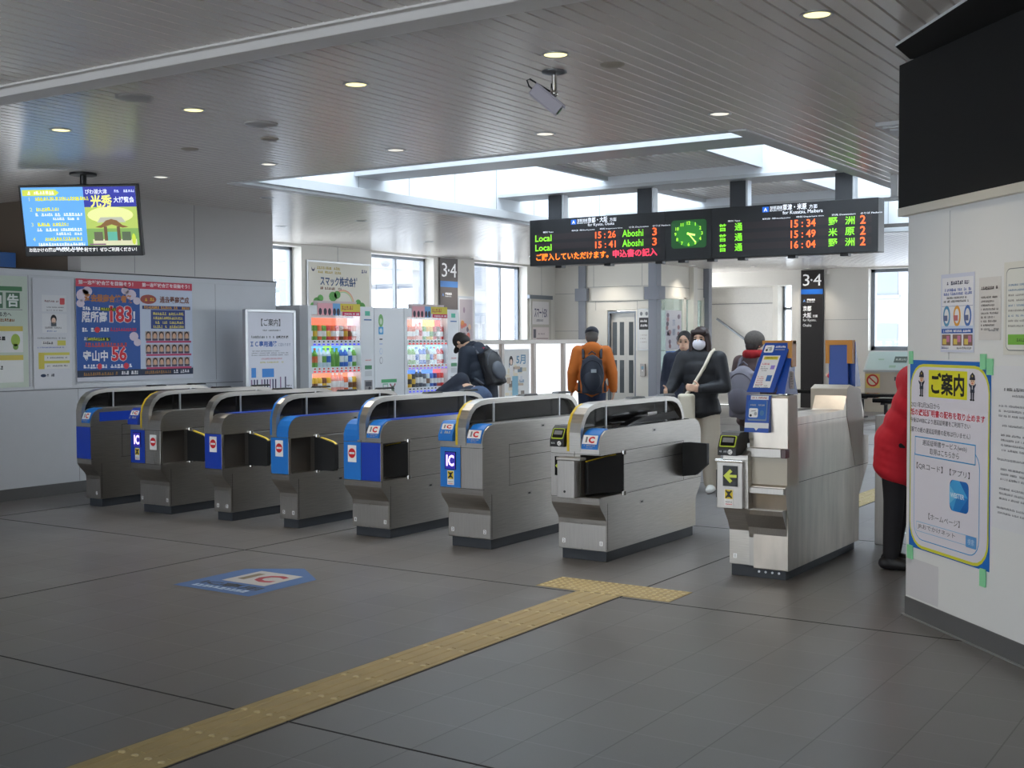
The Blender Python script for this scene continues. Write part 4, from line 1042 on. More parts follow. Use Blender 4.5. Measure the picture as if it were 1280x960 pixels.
# standing notice board at the wall's end
t = thing('notice_stand', 'tall white standing notice board headed ご案内 before the drinks machines', 'notice board', (-10.12, 10.31, 0))
m = MB()
for y in (9.92, 10.70): m.box(-10.15, -10.10, y - .02, y + .02, 0.04, 1.90, ALU)
m.box(-10.15, -10.10, 9.92, 10.70, 1.87, 1.905, ALU); m.box(-10.15, -10.10, 9.92, 10.70, .66, .70, ALU)
for y in (9.92, 10.70): m.box(-10.38, -9.88, y - .025, y + .025, 0, .045, ALU)
m.build('frame', t, bevel=.004)
m = MB(); m.box(-10.135, -10.11, 9.94, 10.68, .70, 1.87, C(222, 222, 230)); f = Flat(m, (-10.1095, 9.94, .70), (0, 1, 0), (0, 0, 1), .0008); w, h = .74, 1.17
f.text('【ご案内】', w * .5, h * .865, .09, C(60, 60, 66), 1, w=w * .42, hfit=.085, bold=.01, align='C'); f.scrawl(w * .3, h * .815, w * .72, .02, GREYT, 1, 2); f.scrawl(w * .05, h * .745, w * .62, .03, GREYT, 1, 3); f.text('自動改札機', w * .62, h * .742, .04, INK, 1, hfit=.034, w=w * .27, bold=.03)
f.text('ＩＣ専用通路', w * .06, h * .66, .07, C(40, 90, 170), 1, w=w * .58, hfit=.068, bold=.03); f.text('に変わります', w * .66, h * .665, .05, C(110, 120, 150), 1, w=w * .28, hfit=.04)
f.para(w * .08, h * .625, w * .92, 3, .024, .012, GREYT, 1, 5); f.scrawl(w * .28, h * .535, w * .75, .02, C(200, 150, 160), 1, 5); f.scrawl(w * .26, h * .50, w * .78, .018, C(200, 190, 110), 1, 6)
f.rect(w * .07, h * .36, w * .17, h * .455, C(70, 140, 214), 1); f.rect(w * .30, h * .36, w * .56, h * .445, C(70, 140, 214), 1)
for k, a in enumerate((.06, .12, .18, .28, .34, .40, .46, .52, .58, .69, .80)): f.rect(w * a, h * .225, w * (a + .028), h * (.34 if k < 9 else .36), C(50, 52, 84) if k % 3 else C(150, 120, 150), 1)
f.scrawl(w * .84, h * .26, w * .95, .02, INK, 1, 9); f.line(w * .2, h * .10, w * .74, h * .10, .012, C(220, 170, 170), 1); f.line(w * .72, h * .08, w * .76, h * .2, .008, C(90, 110, 110), 1); f.line(w * .58, h * .18, w * .76, h * .2, .006, C(90, 110, 110), 1); f.rect(w * .2, h * .07, w * .74, h * .085, C(196, 200, 206), 1)
m.build('notice_panel', t)

# ------------------------------------------------------------------ window-side wall signs
m, f, fin = wall_poster('company_billboard', 'white billboard スマック株式会社 with green trees above the first drinks machine', 14.49, 1.72, 15.99, 2.80, 'billboard', WWX + .028)
w, h = 1.5, 1.08
m.box(WWX + .0025, WWX + .027, 14.46, 16.02, 1.69, 2.83, ALU)
f.rect(0, 0, w, h, C(224, 222, 210), 0); f.text('スマック株式会社', w * .18, h * .655, .15, C(58, 84, 126), 2, w=w * .62, hfit=.16, bold=.03); f.oval(w * .07, h * .91, .04, .05, C(60, 64, 90), 1); f.oval(w * .07, h * .93, .036, .04, C(224, 222, 210), 2); f.scrawl(w * .13, h * .90, w * .5, .05, C(190, 170, 90), 1, 2); f.scrawl(w * .13, h * .84, w * .52, .045, C(190, 170, 90), 1, 3); f.scrawl(w * .18, h * .60, w * .52, .045, C(120, 80, 60), 1, 4)
f.scrawl(w * .86, h * .88, w * .95, .06, C(70, 80, 120), 1, 6)
for k in range(10):
    a0_, a1_ = PI * k / 12, PI * (k + 1) / 12
    for r_, c_ in ((.20, C(226, 160, 150)), (.185, C(232, 206, 150)), (.17, C(170, 206, 170))):
        f.line(w * .55 + r_ * math.cos(a0_) * 1.3, h * .40 + r_ * math.sin(a0_) * 1.1, w * .55 + r_ * math.cos(a1_) * 1.3, h * .40 + r_ * math.sin(a1_) * 1.1, .018, c_, 1)
f.poly([(0, 0), (w, 0), (w, h * .22), (w * .75, h * .34), (w * .5, h * .40), (w * .25, h * .36), (0, h * .2)], C(140, 190, 90), 2)
for a, b, r_ in ((.12, .42, .08), (.18, .47, .07), (.38, .50, .10), (.45, .53, .08), (.80, .42, .07), (.86, .36, .09), (.94, .30, .08), (.06, .36, .06)): f.oval(w * a, h * b, r_, r_ * .8, C(96, 166, 84), 3, 12)
fin()
def platform_sign(name, label, o, u, w, z0, z1, depth, base, bar, scrl):
    """tall black 3-4 platform sign"""
    u = Vector(u); n = u.cross(Vector((0, 0, 1)))
    m = MB(); c = Vector(o) + u * w / 2; m.obox((c.x - n.x * depth / 2 * -1, c.y + n.y * depth / 2, (z0 + z1) / 2), u, Vector((0, 0, 1)), n, w / 2, (z1 - z0) / 2, depth / 2, base)
    f = Flat(m, (o[0] + n.x * (depth + .001), o[1] + n.y * (depth + .001), 0), u, (0, 0, 1), .0015)
    lit = M('sign_letters', (236, 236, 236), .4, emit=.25)
    f.text('3', w * .09, z1 - .345, .3, lit, 1, hfit=.255, w=w * .30, bold=.0); f.oval(w * .48, z1 - .22, w * .045, w * .045, lit, 1); f.text('4', w * .56, z1 - .345, .3, lit, 1, hfit=.255, w=w * .36, bold=.0)
    f.rect(0, z1 - .53, w, z1 - .42, bar, 1)
    f.text('A', w * .10, z1 - .70, .05, C(120, 160, 220), 1, hfit=.055, bold=.05); f.text('琵琶湖線', w * .28, z1 - .675, .05, lit, 1, w=w * .36, hfit=.045, bold=.02); f.text('Biwako Line', w * .28, z1 - .71, .03, lit, 1, w=w * .34, hfit=.025)
    if scrl:
        f.text('京都', w * .10, z1 - .90, .12, lit, 1, w=w * .38, hfit=.115, bold=.02); f.text('大阪', w * .10, z1 - 1.05, .12, lit, 1, w=w * .38, hfit=.115, bold=.02); f.text('方面', w * .54, z1 - 1.04, .06, lit, 1, w=w * .22, hfit=.06, bold=.02)
        f.text('for Kyoto,', w * .10, z1 - 1.14, .07, lit, 1, w=w * .60, hfit=.07); f.text('Osaka', w * .10, z1 - 1.24, .07, lit, 1, w=w * .38, hfit=.06)
    return tag(m.build(name), label, 'sign')
platform_sign('platform_sign', 'tall black 3・4 platform sign on the pale back wall right of the lift', (-9.46, BW, 0), (1, 0, 0), .50, .02, 3.05, .05, M('sign_black', (38, 34, 34), .3), M('sign_bar_blue', (28, 96, 184), .4), True)
platform_sign('platform_sign', 'brown 3・4 platform sign on the window wall above the second drinks machine', (WWX, 17.98, 0), (0, 1, 0), .55, .5, 3.05, .04, M('sign_brown', (92, 84, 82), .4), M('sign_bar_pale_blue', (74, 130, 200), .4), False)
m, f, fin = wall_poster('portrait_poster', 'pale framed poster on the pier just right of the brown platform sign', 18.60, 1.3, 19.06, 2.33, 'poster', WWX + .012)
m.box(WWX + .0025, WWX + .0115, 18.56, 19.10, 1.26, 2.37, ALU)
f.rect(.02, .02, .44, 1.01, C(190, 182, 190), 0)
rnd = random.Random(4)
for k in range(16): f.oval(rnd.uniform(.08, .38), rnd.uniform(.12, .85), rnd.uniform(.03, .07), rnd.uniform(.03, .07), C(*rnd.choice(((206, 120, 110), (216, 150, 90), (150, 130, 150), (226, 196, 170), (110, 96, 110)))), 1 + k % 3, 12)
fin()
t = thing('wall_directory', 'white notice panels in a grey frame at the corner left of the lift', 'notice board', (WWX, 21.33, 1.1))
m = MB(); m.box(WWX, WWX + .05, 21.05, 21.85, .6, 2.42, C(196, 192, 184)); m.box(WWX, WWX + .06, 21.0, 21.9, 2.38, 2.46, FRAME); m.build('frame', t)
m = MB(); m.box(WWX + .05, WWX + .056, 21.12, 21.75, 1.86, 2.33, C(228, 224, 224)); f = Flat(m, (WWX + .057, 21.12, 1.86), (0, 1, 0), (0, 0, 1), .001); f.text('スマートEX', .06, .14, .18, C(80, 78, 110), 1, w=.5, hfit=.2, bold=.02); f.scrawl(.1, .06, .4, .05, C(90, 90, 110), 1, 2); m.build('upper_sheet', t)
m = MB(); m.box(WWX + .05, WWX + .056, 21.12, 21.75, .7, 1.80, C(226, 216, 216)); f = Flat(m, (WWX + .057, 21.12, .7), (0, 1, 0), (0, 0, 1), .001)
for k in range(5): f.rect(.02, .88 - .21 * k, .12, 1.06 - .21 * k, C(110, 110, 120), 1); f.rect(.14, .86 - .21 * k, .6, .88 - .21 * k, C(170, 150, 150), 1); f.scrawl(.18, .95 - .21 * k, .5, .035, C(160, 140, 150), 1, k)
m.build('lower_sheet', t)
# lift notices and call button
t = thing('lift_notice', 'narrow framed notice with a black band beside the lift door', 'notice', (-11.26, 22.04, 1.6))
m = MB(); m.box(-11.42, -11.12, 22.03, 22.058, 1.32, 2.16, ALU); m.build('frame', t)
m = MB(); f = Flat(m, (-11.40, 22.029, 1.34), (1, 0, 0), (0, 0, 1), .001); f.rect(0, 0, .26, .80, C(226, 226, 224), 1); f.rect(.02, .40, .24, .64, C(44, 42, 44), 2); f.scrawl(.05, .55, .21, .05, WHITE, 3, 1); f.scrawl(.05, .46, .21, .05, WHITE, 3, 2); f.oval(.07, .72, .03, .04, GREYT, 2); f.oval(.19, .72, .03, .04, GREYT, 2); f.para(.05, .30, .2, 3, .07, .02, C(170, 160, 150), 2, 4); m.build('sheet', t)
m = MB(); m.box(-11.36, -11.25, 22.03, 22.06, .80, 1.05, STEELL); f = Flat(m, (-11.33, 22.0295, .90), (1, 0, 0), (0, 0, 1), .001); f.rect(0, .04, .05, .10, C(110, 150, 170), 1); f.oval(.025, .01, .014, .014, WHITE, 1); tag(m.build('lift_call_panel'), 'small steel lift call button panel under the framed notice', 'button panel')
# posters on the waiting room glass
m = MB(); m.box(gx + .022, gx + .026, 22.62, 23.36, 1.32, 2.14, C(196, 198, 208)); f = Flat(m, (gx + .0265, 22.62, 1.32), (0, 1, 0), (0, 0, 1), .001)
rnd = random.Random(9)
for k in range(22): f.oval(rnd.uniform(.05, .2) if k % 2 else rnd.uniform(.52, .68), rnd.uniform(.08, .76), .06, .05, C(*rnd.choice(((120, 110, 126), (150, 120, 130), (86, 84, 100), (176, 170, 190)))), 1 + k % 3, 10)
f.text('京', .3, .5, .2, C(120, 140, 170), 4, hfit=.14); f.text('都', .3, .3, .2, C(120, 140, 170), 4, hfit=.14)
tag(m.build('window_poster'), 'upper pale poster with dark figures on the waiting room glass', 'poster')
m = MB(); m.box(gx + .022, gx + .026, 22.62, 23.36, .90, 1.30, C(224, 226, 232)); f = Flat(m, (gx + .0265, 22.62, .90), (0, 1, 0), (0, 0, 1), .001); f.rect(0, .16, .74, .40, C(70, 110, 176), 1); f.oval(.25, .29, .07, .09, C(206, 208, 110), 2); f.oval(.5, .29, .07, .09, C(206, 208, 110), 2); f.scrawl(.2, .05, .5, .05, GREYT, 1, 3)
tag(m.build('window_poster'), 'lower blue and white poster with two yellow shapes on the waiting room glass', 'poster')

# ------------------------------------------------------------------ near right wall: notices and poster
def sheet(name, label, u0, z0, u1, z1, base, cat='notice'):
    m = MB(); rbox(m, u0, u1, .0016, .003, z0, z1, base)
    f = Flat(m, rwall(u0, .0036, z0), D, (0, 0, 1), .0006)
    return m, f, (lambda: tag(m.build(name), label, cat))
BLUEP = C(20, 104, 190); YELP = C(216, 214, 60); PALEP = C(222, 218, 226, .5); SKYB = C(70, 160, 214)
m, f, fin = sheet('guidance_poster', 'large blue and yellow framed ご案内 poster taped to the near right wall', .036, .392, .827, 1.422, BLUEP, 'poster')
w, h = .791, 1.03
f.rrect(.006, .006, w - .006, h - .02, .135, YELP, 1); f.rect(.012, .16, w - .012, h - .16, YELP, 1)
f.rrect(.017, .022, w - .017, h - .035, .125, PALEP, 2)
f.rrect(.203, .835, .582, .98, .004, C(222, 218, 30), 3); f.text('ご案内', .393, .850, .16, C(20, 20, 18), 4, w=.325, hfit=.118, bold=.03, align='C')
for cx, k in ((.130, .56), (.632, .56)):   # two station staff figures in uniform
    def Q(a, b_): return cx + a * k, .908 + (b_ - .86) * k
    def OV(a, b_, ra, rb, c_, l): f.oval(Q(a, b_)[0], Q(a, b_)[1], ra * k, rb * k, c_, l)
    def PL(pts, c_, l): f.poly([Q(*p_) for p_ in pts], c_, l)
    OV(0, .90, .036, .036, C(236, 196, 160), 4); PL([(-.044, .925), (-.038, .955), (0, .982), (.038, .955), (.044, .925)], C(52, 52, 64), 5); PL([(-.046, .914), (.046, .914), (.046, .928), (-.046, .928)], C(40, 40, 50), 6); OV(0, .95, .010, .010, C(210, 190, 90), 6)
    PL([(-.030, .868), (.030, .868), (.036, .80), (-.036, .80)], C(50, 54, 70), 5)
    for s_ in (-1, 1):
        PL([(s_ * .028, .868), (s_ * .052, .885), (s_ * .058, .872), (s_ * .034, .84)], C(50, 54, 70), 5); PL([(s_ * .004, .81), (s_ * .028, .81), (s_ * .026, .738), (s_ * .006, .738)], C(46, 48, 60), 5); OV(s_ * .019, .735, .018, .009, C(20, 20, 20), 6); OV(s_ * .012, .905, .005, .006, INK, 6)
    PL([(-.005, .83), (.005, .83), (.005, .865), (-.005, .865)], WHITE, 6); OV(0, .885, .011, .006, C(200, 60, 60), 6)
f.text('2021年2月26日から', .018, .773, .04, C(44, 44, 48), 3, w=.30, hfit=.030)
f.text('紙の遅延証明書の配布を取り止めます', .012, .728, .05, C(206, 40, 62), 3, w=.735, hfit=.038, bold=.02)
f.text('今後はWEBにより遅延証明書をご利用下さい', .012, .690, .04, C(44, 44, 48), 3, w=.60, hfit=.027)
f.text('（駅での紙の遅延証明書の配布は行いません）', .014, .637, .04, C(44, 44, 48), 3, w=.60, hfit=.029)
f.rrect(.055, .052, .705, .585, .09, SKYB, 3); f.rrect(.060, .057, .700, .580, .086, PALEP, 4)
f.rect(.065, .512, .668, .618 - .002, SKYB, 5); f.rect(.071, .518, .662, .610, PALEP, 6)
f.text('遅延証明書サービス(web)', .148, .568, .04, INK, 7, w=.44, hfit=.034); f.text('取得はこちらから', .225, .528, .04, INK, 7, w=.29, hfit=.033)
f.text('【QRコード】', .085, .438, .05, C(50, 50, 56), 5, w=.27, hfit=.036); f.text('【アプリ】', .425, .438, .05, C(50, 50, 56), 5, w=.19, hfit=.034)
f.rrect(.427, .258, .607, .418, .03, C(24, 104, 184), 5); f.poly([(.427, .29), (.427, .388), (.457, .418), (.52, .418), (.60, .338), (.52, .258), (.457, .258)], C(70, 164, 220), 6); f.poly([(.50, .338), (.60, .338), (.52, .258), (.46, .258)], C(36, 126, 200), 7); f.poly([(.427, .29), (.427, .388), (.50, .338)], C(110, 190, 230), 7)
f.text('WESTER', .435, .326, .04, C(214, 232, 244), 8, w=.135, hfit=.026, bold=.03)
f.text('【ホームページ】', .215, .178, .05, C(50, 50, 56), 5, w=.31, hfit=.034)
f.rect(.086, .098, .682, .152, C(120, 180, 216), 5); f.rect(.089, .101, .680, .149, PALEP, 6); f.text('JRおでかけネット', .104, .112, .05, INK, 7, w=.38, hfit=.030); f.rrect(.585, .092, .684, .152, .008, C(90, 150, 206), 7); f.text('検索', .634, .106, .05, C(190, 214, 236), 8, w=.06, hfit=.032, align='C')
fin()
TAPE = M('green_tape', (140, 214, 160), .5)
def tape(u0, z0, u1, z1, label, n=.012):
    m = MB(); rbox(m, u0, u1, .004, n, z0, z1, TAPE); tag(m.build('masking_tape'), label, 'tape', 'green tape tabs on the near right wall')
tape(.034, 1.40, .07, 1.47, 'green tape tab at the top left corner of the guidance poster')
tape(.742, 1.385, .79, 1.462, 'green tape tab at the top right of the guidance poster, the left of two'); tape(.80, 1.36, .85, 1.44, 'green tape tab at the top right of the guidance poster, the right of two')
tape(.03, .325, .085, .40, 'green tape tab at the lower left corner of the guidance poster'); tape(.755, .312, .803, .40, 'green tape tab at the lower right corner of the guidance poster')
m, f, fin = sheet('colour_notice', 'small notice with blue headings and photos above the guidance poster', .355, 1.468, .675, 1.872, C(222, 222, 228))
w, h = .32, .404
f.rect(0, 0, w, h, C(206, 210, 226), 0); f.rect(.012, .012, w - .012, h - .02, C(228, 228, 232), 1); f.scrawl(.06, h * .855, .27, .022, C(60, 60, 90), 2, 1); f.scrawl(.04, h * .775, .29, .016, C(80, 100, 170), 2, 2); f.scrawl(.03, h * .725, .30, .016, C(80, 100, 170), 2, 3); f.scrawl(.06, h * .68, .26, .012, INK, 2, 4); f.scrawl(.03, h * .635, .29, .012, INK, 2, 5); f.rect(.012, h * .585, w - .012, h * .59, C(120, 130, 170), 2)
for a, c_ in ((.06, C(90, 150, 190)), (.16, C(226, 160, 60)), (.26, C(80, 120, 190))): f.oval(a, h * .46, .035, .055, c_, 2); f.oval(a, h * .46, .022, .038, C(226, 226, 228), 3); f.rect(a - .03, h * .40, a + .01, h * .47, C(*random.choice(((190, 110, 110), (100, 110, 150), (150, 150, 120)))), 4)
f.rect(.012, h * .24, w - .012, h * .30, C(40, 90, 176), 2); f.rect(.012, h * .30, w - .012, h * .335, C(196, 210, 234), 2); f.scrawl(.03, h * .255, w - .03, .014, WHITE, 3, 8)
for a in (.015, .12, .222): f.rect(a, h * .085, a + .085, h * .225, C(130, 100, 90), 2); f.rect(a + .01, h * .10, a + .045, h * .17, C(216, 190, 90), 3); f.rect(a + .045, h * .13, a + .075, h * .21, C(200, 120, 150), 3)
f.scrawl(.012, h * .04, .08, .014, C(40, 60, 130), 2, 5); f.scrawl(.16, h * .04, w - .02, .012, GREYT, 2, 6); fin()
m, f, fin = sheet('typed_notice', 'small grey typed notice right of the photo notice', .715, 1.53, .905, 1.838, C(214, 210, 206)); w, h = .19, .308
f.scrawl(.02, h * .80, .17, .018, C(70, 60, 60), 1, 1); f.para(.02, h * .70, .175, 9, .0195, .011, C(110, 104, 100), 1, 3); f.scrawl(.09, h * .14, .175, .01, GREYT, 1, 9); fin()
m, f, fin = sheet('fare_notice', 'framed notice with a green bar at the right edge of the photo', .93, 1.46, 1.50, 1.90, C(218, 216, 206)); w, h = .57, .44
f.rrect(.02, .02, w - .02, h - .03, .03, C(120, 124, 126), 1); f.rrect(.024, .024, w - .024, h - .034, .028, C(220, 220, 212), 2)
f.text('ご案内', w * .42, h * .82, .05, C(90, 90, 90), 3, hfit=.034, align='C'); 
for k in range(9): f.scrawl(.04, h * (.74 - .055 * k), w * (.9 if k % 2 else .8), .010, C(110, 140, 170) if k in (0, 1, 4, 6) else C(140, 136, 130), 3, k)
f.rect(.04, h * .11, w - .04, h * .22, C(122, 182, 70), 3); f.scrawl(.10, h * .14, .3, .018, C(80, 110, 50), 4, 3); fin()
m, f, fin = sheet('typed_notice', 'large white typed notice right of the guidance poster', .838, .62, 1.55, 1.408, C(222, 222, 224)); w, h = .71, .79
f.scrawl(.09, h * .845, .45, .016, C(90, 90, 92), 1, 1); f.scrawl(.16, h * .81, .4, .012, C(140, 140, 142), 1, 2)
y_ = h * .76
for n_, ind in ((3, .06), (1, .09), (4, .08), (1, .05), (3, .08), (3, .07), (2, .05)):
    f.para(ind, y_, w - .08, n_, .024, .011, C(130, 130, 134), 1, n_); y_ -= .024 * n_ + .022
fin()
m = MB(); rbox(m, .002, .345, .0002, .0012, .115, .33, C(206, 204, 206)); tag(m.build('cover_patch'), 'pale patch stuck low on the near right wall below the poster', 'patch')
# ------------------------------------------------------------------ drinks machines and the bin unit between them
VW = M('machine_white', (226, 228, 230), .35); VG = M('machine_side_grey', (176, 178, 182), .4)
BOTS = {}
def sample(kind, col, capc):
    k = (kind, col, capc)
    if k in BOTS: return BOTS[k]
    m = MB(); c_ = C(*col, .3); cc = C(*capc, .35)
    if kind == 'bottle':
        m.lathe((0, 0, 0), [(.030, 0), (.032, .01), (.032, .13), (.026, .155), (.013, .18), (.012, .19)], c_, 12); m.lathe((0, 0, 0), [(.0145, .188), (.0145, .21)], cc, 10)
        m.lathe((0, 0, 0), [(.0328, .05), (.0328, .12)], cc, 12)
    else:
        m.lathe((0, 0, 0), [(.026, 0), (.030, .008), (.030, .11), (.024, .122)], c_, 12); m.lathe((0, 0, 0), [(.0306, .03), (.0306, .075)], cc, 12)
    me_o = m.build('sample_drink'); me = me_o.data; bpy.data.objects.remove(me_o)
    BOTS[k] = me; return me
def machine(y0, label, rows, panels, seed):
    x1 = -10.2; x0 = x1 - .68; y1 = y0 + 1.24; H_ = 1.975
    t = thing('drinks_machine', label, 'vending machine', ((x0 + x1) / 2, (y0 + y1) / 2, 0), 'drinks vending machines')
    m = MB()
    m.box(x0, x1 - .14, y0, y1, .08, H_, VG)
    wy0, wy1, wz0, wz1 = y0 + .06, y0 + .98, .86, 1.86
    for a in ((y0, wy0, .08, H_), (wy1, y1, .08, H_), (wy0, wy1, .08, wz0), (wy0, wy1, wz1, H_)): m.box(x1 - .14, x1, a[0], a[1], a[2], a[3], VW)
    m.build('cabinet', t, bevel=.004)
    m = MB(); m.box(x0 + .02, x1 - .03, y0 + .02, y1 - .02, 0, .08, PLINTH); m.build('base', t)
    # lit back panels behind the samples
    m = MB()
    rz = [1.55, 1.215, .90]
    for z, ps in zip(rz, panels):
        for a, b, c_ in ps: m.box(x1 - .138, x1 - .134, wy0 + .92 * a, wy0 + .92 * b, z, z + .275, L(*c_, .75))
    m.build('back_panel', t)
    for zz in (wz1 - .01, 1.50, 1.165):
        ld = bpy.data.lights.new('machine_lamp', 'AREA'); ld.shape = 'RECTANGLE'; ld.size = .03; ld.size_y = .88; ld.energy = .38; ld.color = (.96, .98, 1)
        lo = bpy.data.objects.new('machine_lamp', ld); COL.objects.link(lo); lo.parent = t; lo.location = Vector((x1 - .03, (wy0 + wy1) / 2, zz)) - t.location; lo.rotation_euler = (0, R(25), 0)
    for k, z in enumerate(rz):
        m = MB(); m.box(x1 - .134, x1 - .01, wy0, wy1, z - .012, z, VW); m.box(x1 - .02, x1 - .006, wy0, wy1, z - .075, z - .006, VW); m.build('shelf', t)
        c_ = L(*((70, 80, 230) if (k + seed) % 3 == 0 else (214, 60, 60) if (k + seed) % 3 == 1 else (150, 110, 220)), .7)
        for j in range(11):
            a = wy0 + .02 + .082 * j
            r2 = MB(); r2.box(x1 - .0065, x1 - .003, a + .006, a + .06, z - .068, z - .010, WHITE); r2.box(x1 - .0035, x1 + .0, a + .01, a + .055, z - .065, z - .045, c_); r2.box(x1 - .0035, x1 - .001, a + .02, a + .05, z - .030, z - .012, INK if k != 1 else C(206, 70, 60))
            r2.build('selection_button', t)
    for z, lst in zip(rz, rows):
        for j in range(11):
            kind, col, capc = lst[j % len(lst)]
            o = bpy.data.objects.new('sample_drink', sample(kind, col, capc)); COL.objects.link(o); o.parent = t
            o.location = Vector((x1 - .085, wy0 + .06 + .081 * j, z)) - t.location; o.scale = (1.15, 1.15, 1.12) if kind == 'bottle' else (1.2, 1.2, 1.5)
    m = MB(); m.box(x1 - .008, x1 - .004, wy0, wy1, wz0, wz1, glass('machine_glass', (.98, .99, .99), .006, k=.06)); m.build('front_glass', t)
    m = MB(); cy = (wy1 + y1) / 2
    f = Flat(m, (x1 + .001, wy1 + .03, 0), (0, 1, 0), (0, 0, 1), .001); cw = y1 - wy1 - .05
    f.rect(.05, 1.86, .15, 1.92, C(90, 190, 160), 1); f.rect(.03, 1.80, .18, 1.815, C(60, 110, 170), 1)
    f.scrawl(.05, 1.28, .17, .015, C(220, 120, 110), 1, 1); f.rect(.04, 1.17, .18, 1.22, C(90, 150, 110), 1); f.rect(.04, 1.08, .18, 1.15, C(206, 208, 210), 1)
    f.rect(.03, .82, .19, 1.03, C(150, 146, 146), 1); f.rect(.05, .95, .17, 1.01, C(80, 82, 90), 2); f.oval(.13, .92, .025, .025, C(60, 60, 66), 2); f.rect(.04, .84, .12, .90, C(216, 160, 90), 2); f.rect(.15, .60, .20, .72, INK, 1)
    m.build('coin_panel', t)
    m = MB(); f = Flat(m, (x1 + .001, y0, 0), (0, 1, 0), (0, 0, 1), .001)
    f.rect(.10, .36, .62, .62, C(150, 152, 156), 1); f.rect(.13, .39, .59, .58, C(70, 66, 66), 2); f.rect(.64, .56, .76, .70, C(120, 190, 226), 1); f.rect(.80, .55, 1.0, .67, C(50, 64, 66), 1); f.oval(.88, .61, .04, .035, C(160, 210, 190), 2)
    m.build('dispensing_port', t)
    m = MB(); m.box(x1 - .06, x1 - .05, y0 + .16, y0 + .96, H_ - .06, H_ + .06, C(216, 200, 200)); m.box(x1, x1 + .005, y0 + .16, y0 + .96, H_ - .12, H_ + .03, C(222, 206, 200))
    f = Flat(m, (x1 + .0055, y0 + .16, H_ - .12), (0, 1, 0), (0, 0, 1), .001)
    f.rect(0, 0, .28, .15, C(236, 170, 180), 1); f.rect(.28, 0, .42, .15, C(110, 170, 220), 1); f.rect(.42, .05, .8, .15, C(226, 206, 70), 1); f.rect(.46, 0, .8, .05, C(216, 40, 90), 1); f.scrawl(.5, .012, .78, .025, WHITE, 2, 3)
    for a in (.05, .14, .22, .31, .38): f.oval(a, .045, .03, .045, C(60, 50, 66), 2, 10)
    f.scrawl(.45, .07, .66, .06, C(200, 120, 60), 2, 8); m.build('top_card', t)
    return t
OR, GR, BL_, RD, CL, BR, YE, PK = (226, 110, 60), (110, 170, 70), (60, 110, 200), (206, 50, 50), (206, 222, 230), (120, 76, 46), (226, 186, 60), (236, 170, 160)
W0 = (236, 236, 236)
machine(11.04, 'left drinks vending machine with a grey side, next to the standing notice board',
        [[('can', GR, W0), ('can', GR, YE), ('can', OR, W0), ('can', GR, W0), ('can', RD, YE), ('can', OR, W0), ('can', RD, W0), ('can', BR, W0), ('can', OR, YE), ('can', RD, BR), ('can', PK, W0)],
         [('bottle', GR, OR), ('bottle', GR, OR), ('bottle', CL, W0), ('bottle', CL, GR), ('bottle', CL, BL_), ('bottle', GR, GR), ('bottle', GR, GR), ('bottle', BL_, W0), ('bottle', BL_, CL), ('bottle', CL, BL_), ('bottle', GR, W0)],
         [('can', YE, BR), ('can', YE, BR), ('can', YE, W0), ('can', BR, YE), ('can', YE, W0), ('bottle', PK, W0), ('bottle', PK, W0), ('bottle', PK, W0), ('can', OR, W0), ('can', CL, BR), ('can', YE, BR)]],
        [[(0, .88, (232, 100, 66)), (.88, 1, (226, 200, 216))], [(0, .38, (110, 180, 240)), (.38, .55, (150, 210, 90)), (.55, .75, (80, 150, 226)), (.75, 1, (170, 216, 190))], [(0, .16, (130, 180, 240)), (.16, .88, (240, 140, 110)), (.88, 1, (230, 190, 200))]], 0)
machine(12.92, 'right drinks vending machine, the one the man in black leans over',
        [[('can', OR, W0), ('can', OR, W0), ('can', OR, W0), ('bottle', PK, W0), ('bottle', PK, RD), ('can', GR, W0), ('can', YE, W0), ('can', YE, GR), ('can', RD, BR), ('can', BR, W0), ('can', RD, W0)],
         [('bottle', (60, 120, 70), W0), ('bottle', GR, W0), ('bottle', GR, W0), ('bottle', CL, BL_), ('bottle', BL_, W0), ('bottle', BL_, W0), ('bottle', (40, 40, 44), GR), ('bottle', CL, BL_), ('bottle', CL, OR), ('bottle', RD, W0), ('bottle', RD, W0)],
         [('can', YE, INK and (40, 36, 30)), ('can', YE, (40, 36, 30)), ('can', (50, 44, 40), YE), ('bottle', (60, 70, 84), W0), ('bottle', (60, 70, 84), W0), ('can', (90, 96, 110), W0), ('can', CL, BR), ('can', BL_, W0), ('can', (40, 40, 130), W0), ('can', RD, W0), ('can', RD, W0)]],
        [[(0, .3, (236, 110, 70)), (.3, .55, (236, 220, 216)), (.55, .85, (226, 190, 80)), (.85, 1, (190, 80, 70))], [(0, .1, (90, 130, 100)), (.1, .55, (150, 200, 190)), (.55, .62, (60, 80, 100)), (.62, 1, (120, 190, 240))], [(0, .12, (236, 120, 80)), (.12, .8, (90, 140, 226)), (.8, 1, (214, 110, 120))]], 1)
t = thing('recycling_bin', 'white recycling bin cabinet with grey base between the two drinks machines', 'bin', (-10.5, 12.60, 0))
m = MB(); m.box(-10.86, -10.2, 12.29, 12.905, .78, 1.97, VW); m.build('cabinet', t, bevel=.004)
m = MB(); m.box(-10.85, -10.19, 12.295, 12.90, 0, .78, M('bin_grey', (130, 132, 138), .45)); m.build('base', t, bevel=.004)
m = MB(); f = Flat(m, (-10.199, 12.29, 0), (0, 1, 0), (0, 0, 1), .001)
f.oval(.13, 1.80, .05, .085, C(130, 190, 120), 1); f.oval(.13, 1.79, .026, .04, C(206, 226, 200), 2); f.rrect(.08, 1.62, .18, 1.72, .015, C(90, 170, 220), 1); f.oval(.13, 1.67, .03, .03, C(210, 230, 240), 2); f.rect(.10, 1.55, .16, 1.565, INK, 1); f.rect(.10, 1.49, .16, 1.50, C(150, 170, 220), 1)
